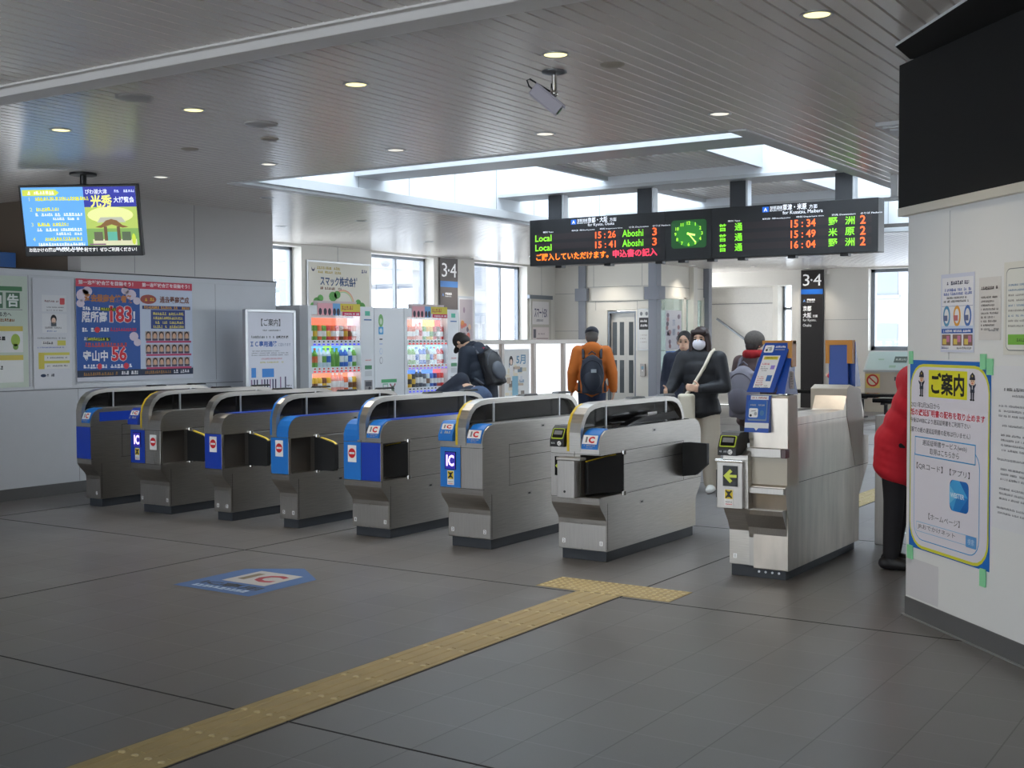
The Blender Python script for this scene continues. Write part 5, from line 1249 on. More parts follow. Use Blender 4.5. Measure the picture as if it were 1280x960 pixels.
f.oval(.13, 1.40, .03, .04, C(170, 190, 220), 1); f.oval(.13, 1.40, .024, .034, VW, 2); f.oval(.13, 1.28, .03, .045, C(120, 120, 126), 1); f.oval(.13, 1.28, .024, .038, VW, 2)
f.rect(.13, .985, .45, 1.03, C(90, 180, 120), 1); f.rect(.16, .80, .27, .975, C(130, 190, 160), 1); f.rect(.175, .815, .255, .96, VW, 2); f.line(.31, .82, .42, .97, .02, C(150, 60, 80), 1); f.line(.42, .82, .31, .97, .02, C(150, 60, 80), 1); f.rect(.335, .82, .395, .94, C(90, 110, 90), 2)
m.build('sign', t)
m = MB(); f = Flat(m, (-10.198, 12.29, 0), (0, 1, 0), (0, 0, 1), .001); f.rect(.16, .56, .30, .74, C(140, 132, 132), 1); f.rect(.32, .56, .46, .74, C(140, 132, 132), 1); f.oval(.23, .65, .045, .06, C(40, 34, 36), 2); f.oval(.39, .65, .045, .06, C(40, 34, 36), 2)
f.v and None
plabel(m.build('bin_openings', t), 'two dark round openings')

# ------------------------------------------------------------------ opal panel barrier round the stairs
PANL = M('lit_opal_panel', (240, 241, 242), .4, emit=.55)  # own glow stands in for daylight coming through from behind
t = thing('stair_barrier', 'chest-high barrier of white panels in pale frames right of the drinks machines', 'barrier', (-10.4, 16.4, 0))
ys = [14.40, 14.62, 15.5, 16.41, 17.33, 18.16]
for y in ys:
    m = MB(); m.box(-10.46, -10.33, y - .035, y + .035, 0, 1.48, M('barrier_post', (156, 148, 142), .4, .5)); m.build('post', t, bevel=.003)
m = MB(); m.box(-10.50, -10.29, 14.36, 18.2, 1.48, 1.545, M('barrier_rail', (206, 198, 190), .4)); m.box(-10.46, -10.34, 14.36, 18.2, 0, .12, ALU); m.build('top_rail', t, bevel=.004)
for a, b in zip(ys, ys[1:]):
    m = MB(); m.box(-10.405, -10.385, a + .035, b - .035, .12, 1.48, PANL); m.build('panel', t)
def ad(y0, y1, label, seed):
    m = MB(); m.box(-10.375, -10.368, y0, y1, .40, 1.40, PAPER); f = Flat(m, (-10.3675, y0, .40), (0, 1, 0), (0, 0, 1), .001)
    rnd = random.Random(seed); w = y1 - y0
    f.rect(.02, .02, w - .02, .98, C(226, 224, 220), 1)
    for k in range(46):
        a, b = rnd.uniform(.03, w - .2), rnd.uniform(.03, .72)
        f.rect(a, b, a + rnd.uniform(.05, .16), b + rnd.uniform(.03, .08), C(*rnd.choice(((206, 196, 170), (150, 170, 186), (190, 170, 150), (110, 130, 146), (226, 214, 190), (130, 120, 110), (210, 210, 214)))), 2 + k % 4)
    f.rect(w * .32, .28, w * .55, .58, C(130, 176, 196), 6); f.oval(w * .28, .82, .055, .075, C(50, 44, 46), 6); f.oval(w * .28, .80, .035, .045, C(226, 200, 180), 7); f.rect(w * .22, .58, w * .36, .75, C(226, 222, 220), 6); f.text('5月', w * .48, .76, .2, C(110, 150, 176), 6, hfit=.15, bold=.03, w=w * .36)
    tag(m.build('magazine_poster'), label, 'poster')
ad(15.56, 16.30, 'printed poster with a blue block on the second barrier panel', 3); ad(14.70, 15.44, 'printed poster on the first barrier panel, half hidden by the backpack', 8)

# ------------------------------------------------------------------ ceiling fittings
def downlight(x, y, lit, label):
    t = thing('downlight', label, 'ceiling light', (x, y, CEIL), 'round recessed downlights')
    m = MB(); m.lathe((x, y, CEIL), [(.078, .0), (.080, -.004), (.067, -.007), (.063, -.002), (.063, .01)], ALU, 28); m.build('trim_ring', t)
    m = MB(); m.lathe((x, y, CEIL), [(.062, -.0032), (.04, -.005), (.002, -.0055)], L(255, 244, 176, 1.5) if lit == 2 else L(255, 250, 235, .9) if lit else M('lamp_off', (150, 148, 146), .2), 24); m.build('lens', t)
    if lit:
        ld = bpy.data.lights.new('downlight_lamp', 'SPOT'); ld.energy = LAMP; ld.color = (1, .88, .68) if lit == 2 else (1, .93, .82); ld.spot_size = R(115); ld.spot_blend = .8; ld.shadow_soft_size = .07
        lo = bpy.data.objects.new('downlight_lamp', ld); COL.objects.link(lo); lo.parent = t; lo.location = (0, 0, -.03)
    return t
for x, y, lit, lab in ((-4.80, 5.63, 2, 'lit warm downlight, second from the security camera in the near row'), (-6.21, 5.64, 2, 'lit warm downlight, third in the near row, centre left of the ceiling'), (-7.58, 5.63, 2, 'lit warm downlight, farthest left in the near row above the television'), (-3.42, 5.65, 2, 'lit warm downlight right above the security camera'),
                       (-4.79, 7.76, 1, 'pale lit downlight above the left half of the roof opening edge'), (-3.39, 7.75, 1, 'pale lit downlight at the right, near the corner of the roof opening'), (-6.18, 7.73, 1, 'pale lit downlight second from the left beside the roof opening'), (-7.575, 7.72, 1, 'pale lit downlight just left of the roof opening tip'), (-8.98, 7.75, 1, 'small bright downlight right of the television'),
                       (-9.36, 9.51, 0, 'unlit downlight near the end of the left wall'), (-10.19, 12.03, 0, 'unlit downlight left of the roof opening above the drinks machines'), (-11.55, 12.0, 0, 'unlit downlight above the standing notice board'), (-11.48, 15.16, 0, 'unlit downlight before the brown platform sign'), (-12.91, 18.4, 1, 'bright downlight close to the window wall beyond the brown sign'),
                       (-12.02, 21.89, 1, 'downlight shining on the wall above the lift'), (-9.19, 25.7, 1, 'downlight above the black platform sign'), (-9.89, 24.34, 1, 'downlight before the back wall left of the platform sign'), (-10.9, 23.2, 1, 'downlight beside the waiting room glass'), (-1.98, 5.65, 2, 'downlight cut by the top edge of the photo near the black screen')):
    if y == 21.89: y = 21.55; x = -11.95
    if x == -10.9: x = -10.75
    downlight(x, y, lit, lab)
for x, y, lab in ((-6.19, 5.14, 'large round ceiling speaker near the boxed beam'), (-6.21, 6.26, 'large round ceiling speaker between the two rows of lights'),):
    m = MB(); m.lathe((x, y, CEIL), [(.118, 0), (.118, -.008), (.106, -.012), (.002, -.012)], M('speaker_grille', (176, 173, 170), .5), 32); tag(m.build('ceiling_speaker'), lab, 'ceiling speaker')
for x, y, lab in ((-3.28, 6.03, 'small flat ceiling sensor right of the security camera'), (-6.62, 6.76, 'small ceiling sensor left of the farther speaker'), (-7.49, 6.76, 'small dark ceiling sensor above the television lights')):
    m = MB(); m.lathe((x, y, CEIL), [(.07, 0), (.066, -.008), (.04, -.016), (.002, -.018)], M('sensor_beige', (150, 142, 130), .5), 24); tag(m.build('ceiling_sensor'), lab, 'ceiling sensor')
m = MB(); m.ell((-11.9, 18.9, CEIL - .02), (.09, .09, .06), M('dome_grey', (90, 90, 96), .2)); m.lathe((-11.9, 18.9, CEIL), [(.10, 0), (.10, -.02), (.002, -.02)], WHITE, 20); tag(m.build('dome_camera'), 'dark dome camera on the ceiling before the left end of the departure board', 'camera')
# air outlet by the black screen
t = thing('air_outlet', 'square ceiling air outlet half hidden by the black screen', 'air outlet', (-2.36, 8.96, CEIL))
m = MB()
for k in range(3): m.box(-2.62 + .04 * k, -2.10 - .04 * k, 8.70 + .04 * k, 9.22 - .04 * k, CEIL - .03 - .012 * k, CEIL - .018 - .012 * k, LIP)
m.box(-2.62, -2.10, 8.70, 9.22, CEIL - .02, CEIL + .002, LIP); m.build('vane', t, bevel=.003)
# security camera
cx_, cy_ = -3.64, 6.0
t = thing('security_camera', 'white box security camera hanging from the ceiling on a short steel pole', 'camera', (cx_, cy_, CEIL))
m = MB(); m.lathe((cx_, cy_, CEIL), [(.072, 0), (.072, -.010), (.028, -.022), (.002, -.022)], M('mount_grey', (110, 112, 114), .35, .6), 24); m.build('ceiling_plate', t)
m = MB(); m.cyl((cx_, cy_, CEIL - .02), (cx_, cy_, CEIL - .125), .016, n=14, mat=CHROME); m.ell((cx_, cy_, CEIL - .125), .022, CHROME); m.build('pole', t)
m = MB(); cd = Vector((.63, .36, -.60)).normalized(); cu = cd.cross(Vector((0, 0, 1))).normalized(); cw_ = cu.cross(cd)
cc = Vector((cx_ - .035, cy_ - .035, CEIL - .165)); CW = M('camera_lavender', (178, 174, 186), .5)
m.obox(cc, cd, cu, cw_, .098, .036, .033, CW); m.obox(cc + cd * .006 + cw_ * .037, cd, cu, cw_, .106, .042, .004, CW); m.build('housing', t, bevel=.004)
m = MB(); m.cyl(cc + cd * .096, cc + cd * .102, .024, n=16, mat=BLACKG); m.build('lens', t)
m = MB(); m.cyl((cx_, cy_, CEIL - .125), cc + cw_ * .03, .010, n=10, mat=CHROME); m.build('bracket', t)
m = MB(); m.tube([cc - cd * .098, cc - cd * .125 + Vector((0, 0, .0)), cc - cd * .14 + Vector((0, 0, .025)), cc - cd * .12 + Vector((0, 0, .045)), Vector((cx_ - .02, cy_ - .01, CEIL - .115)), Vector((cx_ - .012, cy_ - .01, CEIL - .07))], .005, 8, BLACK); m.build('cable', t)

# ------------------------------------------------------------------ benches, desk, barrier posts at the back right
def bench(x, y, w, label, turn=0):
    t = thing('bench', label, 'bench', (x, y, 0), 'black backless benches')
    m = MB(); m.box(x - w / 2, x + w / 2, y - .24, y + .24, .40, .48, BLACKG); m.build('seat', t, bevel=.02)
    for s_ in (-1, 1):
        m = MB(); m.cyl((x + s_ * w * .32, y, .02), (x + s_ * w * .32, y, .40), .035, n=12, mat=BLACK); m.box(x + s_ * w * .32 - .05, x + s_ * w * .32 + .05, y - .2, y + .2, 0, .03, BLACK); m.box(x + s_ * w * .32 - .04, x + s_ * w * .32 + .04, y - .2, y + .2, .36, .40, BLACK); m.build('leg', t, bevel=.004)
    return t
bench(-8.75, 24.9, 1.5, 'black bench in front of the black platform sign')
bench(-7.0, 23.6, 1.0, 'black bench seen just right of the far blue board')
bench(-6.05, 21.9, 1.0, 'black bench nearest the red coat, partly hidden by it')
t = thing('map_counter', 'long pale counter with a sloping map panel under the right back window', 'counter', (-6.6, 25.85, 0))
m = MB(); m.box(-7.9, -4.6, 25.62, 26.09, 0, .84, M('counter_beige', (196, 188, 172), .5))
for x in (-6.95, -6.0): m.box(x, x + .006, 25.617, 25.62, .05, .84, GREYT)
m.build('cabinet', t, bevel=.004)
m = MB(); m.prism([(25.58, .84), (25.58, .88), (25.98, 1.27), (26.09, 1.27), (26.09, .84)], 'X', -7.92, -4.58, M('map_frame', (186, 196, 196), .4)); f = Flat(m, (-7.88, 25.588, .892), (1, 0, 0), (0, .40, .39), .0015)
f.rect(0, 0, 3.2, .52, C(176, 198, 196), 1)
rnd = random.Random(2)
for k in range(26): a, b = rnd.uniform(.05, 2.9), rnd.uniform(.04, .4); f.rect(a, b, a + rnd.uniform(.05, .3), b + rnd.uniform(.02, .1), C(*rnd.choice(((150, 180, 160), (206, 206, 150), (140, 166, 190), (196, 176, 160)))), 2 + k % 3)
f.rect(.55, .20, .82, .38, C(80, 96, 90), 5); f.scrawl(.58, .26, .8, .06, C(170, 180, 170), 6, 2); f.rect(.98, .14, 1.3, .42, C(206, 212, 120), 5); m.build('map_panel', t)
m = MB(); f = Flat(m, (-7.9, 25.617, 0), (1, 0, 0), (0, 0, 1), .0015); f.rect(.02, .50, .32, .80, C(226, 206, 120), 1); f.oval(.17, .66, .13, .13, C(200, 60, 50), 2); f.oval(.17, .66, .095, .095, C(226, 216, 190), 3); f.line(.08, .74, .26, .58, .03, C(200, 60, 50), 4); m.build('no_smoking_mark', t)
for a in (.62, 1.05): m = MB(); f = Flat(m, (-7.9, 25.617, 0), (1, 0, 0), (0, 0, 1), .0015); f.rect(a, .66, a + .12, .74, C(90, 90, 90), 1); m.build('handle', t)
t = thing('gate_barrier', 'low brushed steel barrier post and rail by the red coat', 'barrier', (-2.67, 9.12, 0))
m = MB(); m.box(-2.72, -2.63, 9.08, 9.16, 0, .97, STEELL); m.build('post', t, bevel=.006)
m = MB(); m.box(-2.56, -2.53, 9.10, 9.14, 0, .965, STEELL); m.box(-2.63, -1.75, 9.10, 9.14, .93, .97, STEELL); m.box(-1.80, -1.75, 9.08, 9.16, 0, .97, STEELL); m.build('rail', t, bevel=.004)
m = MB(); m.box(-2.53, -1.80, 9.115, 9.125, .10, .90, glass('barrier_glass', (.9, .94, .94), .06)); m.build('panel', t)
# slim steel hanger right of the departure board
t = thing('ceiling_hanger', 'slim pale hanging rail at the right of the departure board', 'hanger', (-3.4, 11.6, CEIL))
m = MB(); m.box(-3.33, -3.27, 11.55, 11.60, 2.86, CEIL, LIP); m.box(-3.33, -3.2, 11.55, 11.6, 2.84, 2.87, LIP); m.build('drop_rod', t)
# ------------------------------------------------------------------ people
def cap_(mb, p0, p1, r0, r1, mat):
    mb.cyl(p0, p1, r0, r1, 14, mat); mb.ell(p0, r0, mat, nu=14, nv=8); mb.ell(p1, r1, mat, nu=14, nv=8)
def chain(mb, pts, rs, mat):
    for i in range(len(pts) - 1): cap_(mb, pts[i], pts[i + 1], rs[i], rs[i + 1], mat)
def fuse(mb, name, parent, voxel=.012, smooth=6, mat=None):
    """melt overlapping shapes into one continuous skin"""
    me = bpy.data.meshes.new(name); me.from_pydata(mb.v, [], mb.f); me.update()
    bm = bmesh.new(); bm.from_mesh(me); bmesh.ops.recalc_face_normals(bm, faces=bm.faces); bm.to_mesh(me); bm.free()
    ob = bpy.data.objects.new(name, me); COL.objects.link(ob)
    r = ob.modifiers.new('r', 'REMESH'); r.mode = 'VOXEL'; r.voxel_size = voxel
    s = ob.modifiers.new('s', 'SMOOTH'); s.factor = .5; s.iterations = smooth
    dg = bpy.context.evaluated_depsgraph_get(); dg.update()
    nm = bpy.data.meshes.new_from_object(ob.evaluated_get(dg))
    ob.modifiers.clear(); ob.data = nm; nm.name = name; bpy.data.meshes.remove(me)
    o = wloc(parent) if parent else Vector((0, 0, 0))
    nm.transform(Matrix.Translation(-o))
    nm.materials.clear(); nm.materials.append(mat)
    nm.polygons.foreach_set('use_smooth', [True] * len(nm.polygons))
    if parent: ob.parent = parent
    return ob
SKIN = M('skin', (222, 178, 150), .5)
class Pose:
    def __init__(s, loc, a, h, **kw):
        s.loc = Vector(loc); s.a = R(a); s.h = h; k = h / 1.68
        J = dict(pelvis=(0, 0, .90), chest=(0, 0, 1.22), neck=(0, 0, 1.40), head=(0, .02, 1.555), sl=(-.18, 0, 1.36), sr=(.18, 0, 1.36), el=(-.235, -.02, 1.09), er=(.235, -.02, 1.09), wl=(-.24, .06, .86), wr=(.24, .06, .86), hl=(-.09, 0, .87), hr=(.09, 0, .87), kl=(-.10, .02, .48), kr=(.10, .02, .48), al=(-.10, -.02, .075), ar=(.10, -.02, .075), look=(0, 1, -.05), fl=(0, .25, -1), fr=(0, .25, -1))
        J.update(kw); s.J = J; s.k = k
        s.f = Vector((math.sin(s.a), math.cos(s.a), 0)); s.r = Vector((math.cos(s.a), -math.sin(s.a), 0))
    def d(s, v): return s.r * v[0] + s.f * v[1] + Vector((0, 0, v[2]))
    def p(s, n, off=(0, 0, 0)):
        v = s.J[n] if isinstance(n, str) else n
        return s.loc + s.d((v[0] * s.k + off[0], v[1] * s.k + off[1], v[2] * s.k + off[2]))
    def basis(s, up, fwd):
        z = up.normalized(); y = (fwd - z * fwd.dot(z)).normalized(); x = y.cross(z)
        return Matrix((x, y, z)).transposed()
def hand(mb, w, dirv, side, curl, mat, k=1.0):
    """palm, four unequal bent fingers and a thumb off the side of the palm"""
    d_ = dirv.normalized(); ref = Vector((0, 0, 1)) if abs(d_.z) < .7 else Vector((side.x, side.y, 0))
    lat = side.normalized(); lat = (lat - d_ * lat.dot(d_)).normalized(); nor = d_.cross(lat)
    c = w + d_ * .045 * k
    rot = Matrix((lat, d_, nor)).transposed()
    mb.ell(c, (.040 * k, .050 * k, .017 * k), mat, rot, 14, 8)
    for i, (o_, ln) in enumerate(((-.029, .058), (-.010, .070), (.010, .074), (.029, .066))):
        b = c + lat * o_ * k + d_ * .038 * k; pts = [b]; dd = d_.copy()
        for sg, (fr, cu) in enumerate(((.45, .35), (.33, .7), (.22, .6))):
            an = curl * cu; dd = (dd * math.cos(an) + nor * math.sin(an)).normalized(); pts.append(pts[-1] + dd * ln * fr * k)
        chain(mb, pts, [.0095 * k, .009 * k, .0085 * k, .0075 * k], mat)
    t0 = c + lat * .034 * k - d_ * .02 * k; td = (lat * .75 + d_ * .65 + nor * .25).normalized()
    t1 = t0 + td * .034 * k; t2 = t1 + (td * .6 + d_ * .6 + nor * .2).normalized() * .03 * k
    chain(mb, [t0, t1, t2], [.0115 * k, .0105 * k, .009 * k], mat)
def body(P, root, curl=(.5, .5), skin=None):
    skin = skin or SKIN; m = MB(); k = P.k
    H = P.p('head'); up = (H - P.p('neck')).normalized(); fw = P.d(P.J['look']); B = P.basis(up, fw)
    P.B = B; P.H = H
    m.ell(H + B @ Vector((0, -.008, .03)) * k, (.075 * k, .093 * k, .093 * k), skin, B, 20, 14)
    m.ell(H + B @ Vector((0, .022, -.045)) * k, (.057 * k, .068 * k, .075 * k), skin, B, 18, 12)
    m.ell(H + B @ Vector((0, .088, -.012)) * k, (.011 * k, .016 * k, .024 * k), skin, B, 10, 8)
    m.ell(H + B @ Vector((0, .084, -.058)) * k, (.022 * k, .010 * k, .010 * k), skin, B, 10, 8)
    for s_ in (-1, 1): m.ell(H + B @ Vector((s_ * .076, -.005, -.005)) * k, (.010 * k, .02 * k, .032 * k), skin, B, 10, 8)
    chain(m, [P.p('neck', (0, 0, -.02)), H + B @ Vector((0, -.02, -.05)) * k], [.058 * k, .052 * k], skin)
    chain(m, [P.p('pelvis'), P.p('chest'), P.p('neck', (0, 0, -.04))], [.105 * k, .10 * k, .06 * k], skin)
    for q in 'lr':
        chain(m, [P.p('chest', (0, 0, .08)), P.p('s' + q)], [.09 * k, .055 * k], skin)
        chain(m, [P.p('s' + q), P.p('e' + q), P.p('w' + q)], [.05 * k, .038 * k, .026 * k], skin)
        side = P.d((.0, 1, .15)) if abs(P.d(P.J['f' + q]).normalized().z) > .6 else Vector((0, 0, 1))
        hand(m, P.p('w' + q), P.d(P.J['f' + q]), side, curl[0 if q == 'l' else 1] * (1 if q == 'l' else -1), skin, k)
        chain(m, [P.p('pelvis'), P.p('h' + q), P.p('k' + q), P.p('a' + q)], [.10 * k, .085 * k, .052 * k, .038 * k], skin)
        a = P.p('a' + q); chain(m, [a + Vector((0, 0, -.03)), a + P.f * .13 * k + Vector((0, 0, -.045))], [.035 * k, .026 * k], skin)
    o = fuse(m, 'body', root, .0065, 3, skin)
    e = MB()
    for s_ in (-1, 1): e.ell(H + B @ Vector((s_ * .031, .080, .012)) * k, (.014 * k, .008 * k, .008 * k), C(36, 28, 26, .2), B, 10, 8); e.ell(H + B @ Vector((s_ * .031, .083, .036)) * k, (.019 * k, .006 * k, .004 * k), C(40, 32, 30), B, 10, 6)
    e.ell(H + B @ Vector((0, .091, -.058)) * k, (.020 * k, .005 * k, .005 * k), C(176, 96, 90), B, 10, 6)
    e.build('facial_features', o)
    return o
def coat(P, root, mat, hem=.72, girth=1.0, puff=1.0, name='coat', hood=None, collar=True):
    m = MB(); k = P.k; g = girth
    pel, ch, ne = P.p('pelvis'), P.p('chest'), P.p('neck')
    sp = (ne - pel).normalized()
    Bm = P.basis(sp, P.f if abs(sp.z) > .5 else Vector((0, 0, -1)))
    for t, rx, ry in ((0, .185, .135), (.25, .175, .13), (.5, .18, .135), (.72, .195, .135), (.88, .17, .11)):
        if t == 0 and abs(sp.z) < .5: continue
        m.ell(pel.lerp(ne, t), (rx * k * g, ry * k * g, .14 * k), mat, Bm, 18, 10)
    hz = P.loc.z + hem * k
    dn = pel
    if abs(sp.z) > .5:
        for t in (.25, .5, .75, 1.0):
            c = pel.lerp(Vector((dn.x, dn.y, hz + .07)), t); m.ell(c, (.19 * k * g + .012 * t, .14 * k * g + .012 * t, .085), mat, Bm, 18, 10)
    for q in 'lr':
        chain(m, [P.p('chest', (0, 0, .10)), P.p('s' + q)], [.11 * k * g, .078 * k * puff], mat)
        w = P.p('e' + q).lerp(P.p('w' + q), .96)
        chain(m, [P.p('s' + q), P.p('e' + q), w], [.080 * k * puff, .065 * k * puff, .048 * k * puff], mat)
    if collar: chain(m, [P.p('neck', (0, 0, -.05)), P.p('neck', (0, 0, .035))], [.10 * k, .078 * k], mat)
    if hood:
        hb = P.p('neck') - P.f * .085 * k; m.ell(hb + Vector((0, 0, .0)), (.13 * k, .07 * k, .10 * k), mat, P.basis(Vector((0, 0, 1)), P.f), 16, 10); m.ell(P.p('neck') + Vector((0, 0, .03)), (.115 * k, .11 * k, .06 * k), mat, P.basis(Vector((0, 0, 1)), P.f), 16, 10)
    return fuse(m, name, root, .010, 10, mat)
def trousers(P, root, mat, wide=1.0, name='trousers'):
    m = MB(); k = P.k
    m.ell(P.p('pelvis'), (.165 * k, .125 * k, .13 * k), mat, P.basis(Vector((0, 0, 1)), P.f), 16, 10)
    for q in 'lr':
        a = P.p('a' + q) + (P.p('k' + q) - P.p('a' + q)).normalized() * .03
        chain(m, [P.p('pelvis'), P.p('h' + q), P.p('k' + q), a], [.12 * k, .102 * k, .070 * k * wide, .055 * k * wide], mat)
    return fuse(m, name, root, .010, 5, mat)
def shoes(P, root, mat):
    for q in 'lr':
        m = MB(); a = P.p('a' + q)
        dirf = P.f
        b = Vector((a.x, a.y, P.loc.z if a.z < .3 else a.z - .075 * P.k))
        chain(m, [b + Vector((0, 0, .045)) - dirf * .04, b + Vector((0, 0, .045)) + dirf * .06, b + Vector((0, 0, .036)) + dirf * .165], [.042, .044, .034], mat)
        chain(m, [b + Vector((0, 0, .05)), a + Vector((0, 0, .02))], [.045, .046], mat)
        fuse(m, 'shoe', root, .008, 3, mat)
def hair(P, root, mat, long_=0, name='hair', down=.0):
    m = MB(); k = P.k; B, H = P.B, P.H
    m.ell(H + B @ Vector((0, -.020, .042)) * k, (.088 * k, .098 * k, .094 * k), mat, B, 18, 12)
    m.ell(H + B @ Vector((0, -.045, -.01 - down)) * k, (.083 * k, .070 * k, .09 * k), mat, B, 18, 12)
    if long_:
        for s_ in (-1, 1):
            chain(m, [H + B @ Vector((s_ * .07, .015, .05)) * k, H + B @ Vector((s_ * .088, .02, -.06)) * k, H + B @ Vector((s_ * .085, .035, -.06 - long_)) * k], [.032 * k, .034 * k, .028 * k], mat)
        chain(m, [H + B @ Vector((0, -.06, 0)) * k, H + B @ Vector((0, -.075, -long_)) * k], [.09 * k, .085 * k], mat)
        chain(m, [H + B @ Vector((-.06, .062, .085)) * k, H + B @ Vector((.06, .062, .085)) * k], [.026 * k, .026 * k], mat)
    return fuse(m, name, root, .008, 4, mat)
def cap_hat(P, root, mat, brim=True, name='cap'):
    m = MB(); k = P.k; B, H = P.B, P.H
    m.ell(H + B @ Vector((0, -.012, .062 if brim else .05)) * k, (.092 * k, .104 * k, .082 * k) if brim else (.112 * k, .122 * k, .108 * k), mat, B, 18, 12)
    if brim: m.ell(H + B @ Vector((0, .115, .045)) * k, (.062 * k, .065 * k, .010 * k), mat, B, 14, 8)
    return fuse(m, name, root, .007, 3, mat)
def backpack(P, label, mat, mat2, w=.30, hgt=.46, dep=.16, drop=.0, name='backpack', logo=None, extra=None):
    k = P.k; ne, pel = P.p('neck'), P.p('pelvis'); sp = (ne - pel).normalized()
    back = -(P.f - sp * P.f.dot(sp)).normalized()
    c = ne - sp * (hgt * .5 + .05 + drop) + back * (.135 * k + dep * .5)
    t = thing(name, label, 'backpack', tuple(c))
    B = P.basis(sp, back)
    m = MB(); m.ell(c, (w * .5, dep * .5, hgt * .5), mat, B, 20, 14); m.obox(c - back * dep * .12 - sp * .02, B.col[0], B.col[1], B.col[2], w * .42, dep * .34, hgt * .42, mat); fuse(m, 'main_bag', t, .012, 8, mat)
    m = MB(); m.ell(c + back * dep * .36 - sp * hgt * .14, (w * .38, dep * .26, hgt * .26), mat2, B, 18, 12); fuse(m, 'front_pocket', t, .010, 6, mat2)
    for s_ in (-1, 1):
        x = B.col[0] * s_ * .115 * k
        pts = [c + x - back * dep * .4 + sp * hgt * .40, ne + x - sp * .015 + back * .105 * k, ne + x * 1.05 - sp * .02 - back * .02 + sp * .055, ne + x * 1.1 - sp * .10 - back * .155 * k, c + x * 1.35 - back * (.27 * k), c + x * 1.5 - back * dep * .5 - sp * hgt * .40]
        m = MB(); m.tube(pts, .020, 8, mat2); m.build('strap', t)
    zp = []
    for i_ in range(13):
        q_ = PI * (i_ / 12.0); zp.append(c + B.col[0] * (w * .44 * math.cos(q_)) + sp * (hgt * .02 + hgt * .34 * math.sin(q_)) + back * dep * .5 * (.42 + .30 * math.sin(q_)))
    m = MB(); m.tube(zp, .007, 8, mat2); m.build('zip', t)
    m = MB(); m.tube([c + sp * hgt * .5 + B.col[0] * .05, c + sp * (hgt * .5 + .04), c + sp * hgt * .5 - B.col[0] * .05], .009, 8, mat2); m.build('handle', t)
    if logo: m = MB(); m.obox(c + back * dep * .5 + sp * hgt * .10 - B.col[0] * .02, B.col[0], B.col[1], B.col[2], .035, .02, .022, logo); m.build('badge', t)
    return t
# man in orange walking away
P = Pose((-8.04, 14.2, 0), -30, 1.70, kl=(-.10, .04, .48), kr=(.10, -.02, .48), al=(-.10, .05, .075), ar=(.10, -.10, .075), el=(-.255, -.03, 1.09), er=(.265, -.03, 1.09), wl=(-.27, .05, .86), wr=(.285, .05, .86))
root = thing('person', 'person in an orange jacket and jeans walking away with a dark backpack', 'person', tuple(P.loc))
body(P, root); coat(P, root, M('orange_jacket', (206, 112, 40), .8, noise=.05), .80, 1.1, 1.12, 'jacket', hood=True); trousers(P, root, M('dark_jeans', (44, 54, 78), .85, noise=.1, nscale=20)); shoes(P, root, C(40, 40, 44)); hair(P, root, C(96, 90, 86, .7)); cap_hat(P, root, M('dark_cap', (40, 42, 52), .8), True)
backpack(P, 'dark navy backpack worn over the orange jacket', M('navy_nylon', (36, 42, 56), .6), M('navy_nylon_dark', (30, 36, 50), .55), .32, .54, .17, .02, logo=C(170, 176, 180))
# masked woman in black
P = Pose((-5.14, 11.30, 0), 168, 1.66, look=(.10, 1, -.08), er=(.27, .06, 1.10), wr=(.28, .28, 1.02), fr=(.1, 1, .1), el=(-.25, .02, 1.08), wl=(-.05, .26, 1.06), fl=(.7, .5, .15), kl=(-.10, .02, .47), kr=(.10, .05, .47), al=(-.11, -.03, .075), ar=(.11, .03, .075))
root = thing('person', 'person in a black padded coat, wide beige trousers and white mask facing the gates', 'person', tuple(P.loc))
body(P, root, (.9, .7)); coat(P, root, M('black_padded_coat', (30, 31, 36), .6, noise=.1, nscale=14), .76, 1.06, 1.08); trousers(P, root, M('beige_trousers', (196, 184, 166), .85), 1.55); shoes(P, root, C(222, 220, 214)); hair(P, root, M('dark_brown_hair', (52, 38, 36), .5), .17)
m = MB(); m.ell(P.H + P.B @ Vector((0, .056, -.040)), (.068, .056, .060), C(226, 222, 228, .8), P.B, 18, 12); fuse(m, 'face_mask', root, .006, 3, C(226, 222, 228, .8))
t = thing('shoulder_bag', 'cream shoulder bag on a long strap across the black padded coat', 'bag', tuple(P.p((-.12, .20, .82))))
CRM = M('cream_canvas', (216, 206, 186), .8)
bc = P.p((.10, .22, .84))
m = MB(); m.obox(bc, P.r, P.f, Vector((0, 0, 1)), .085, .04, .17, CRM); m.build('bag', t, bevel=.03, seg=3)
m = MB(); m.tube([bc + Vector((0, 0, .14)) + P.r * .02, P.p((.03, .20, 1.10)), P.p((-.07, .165, 1.28)), P.p((-.12, .10, 1.415)), P.p((-.13, .0, 1.45)), P.p((-.10, -.13, 1.36))], .018, 8, CRM); m.build('strap', t)
# man just behind her
P = Pose((-6.05, 12.85, 0), 165, 1.63)
root = thing('person', 'dark-haired person in a dark blue coat half hidden behind the masked one', 'person', tuple(P.loc))
body(P, root); coat(P, root, M('dark_blue_coat', (34, 40, 58), .75), .75, 1.0); trousers(P, root, C(60, 62, 70, .8)); shoes(P, root, C(36, 34, 34)); hair(P, root, M('black_hair', (36, 32, 32), .55))
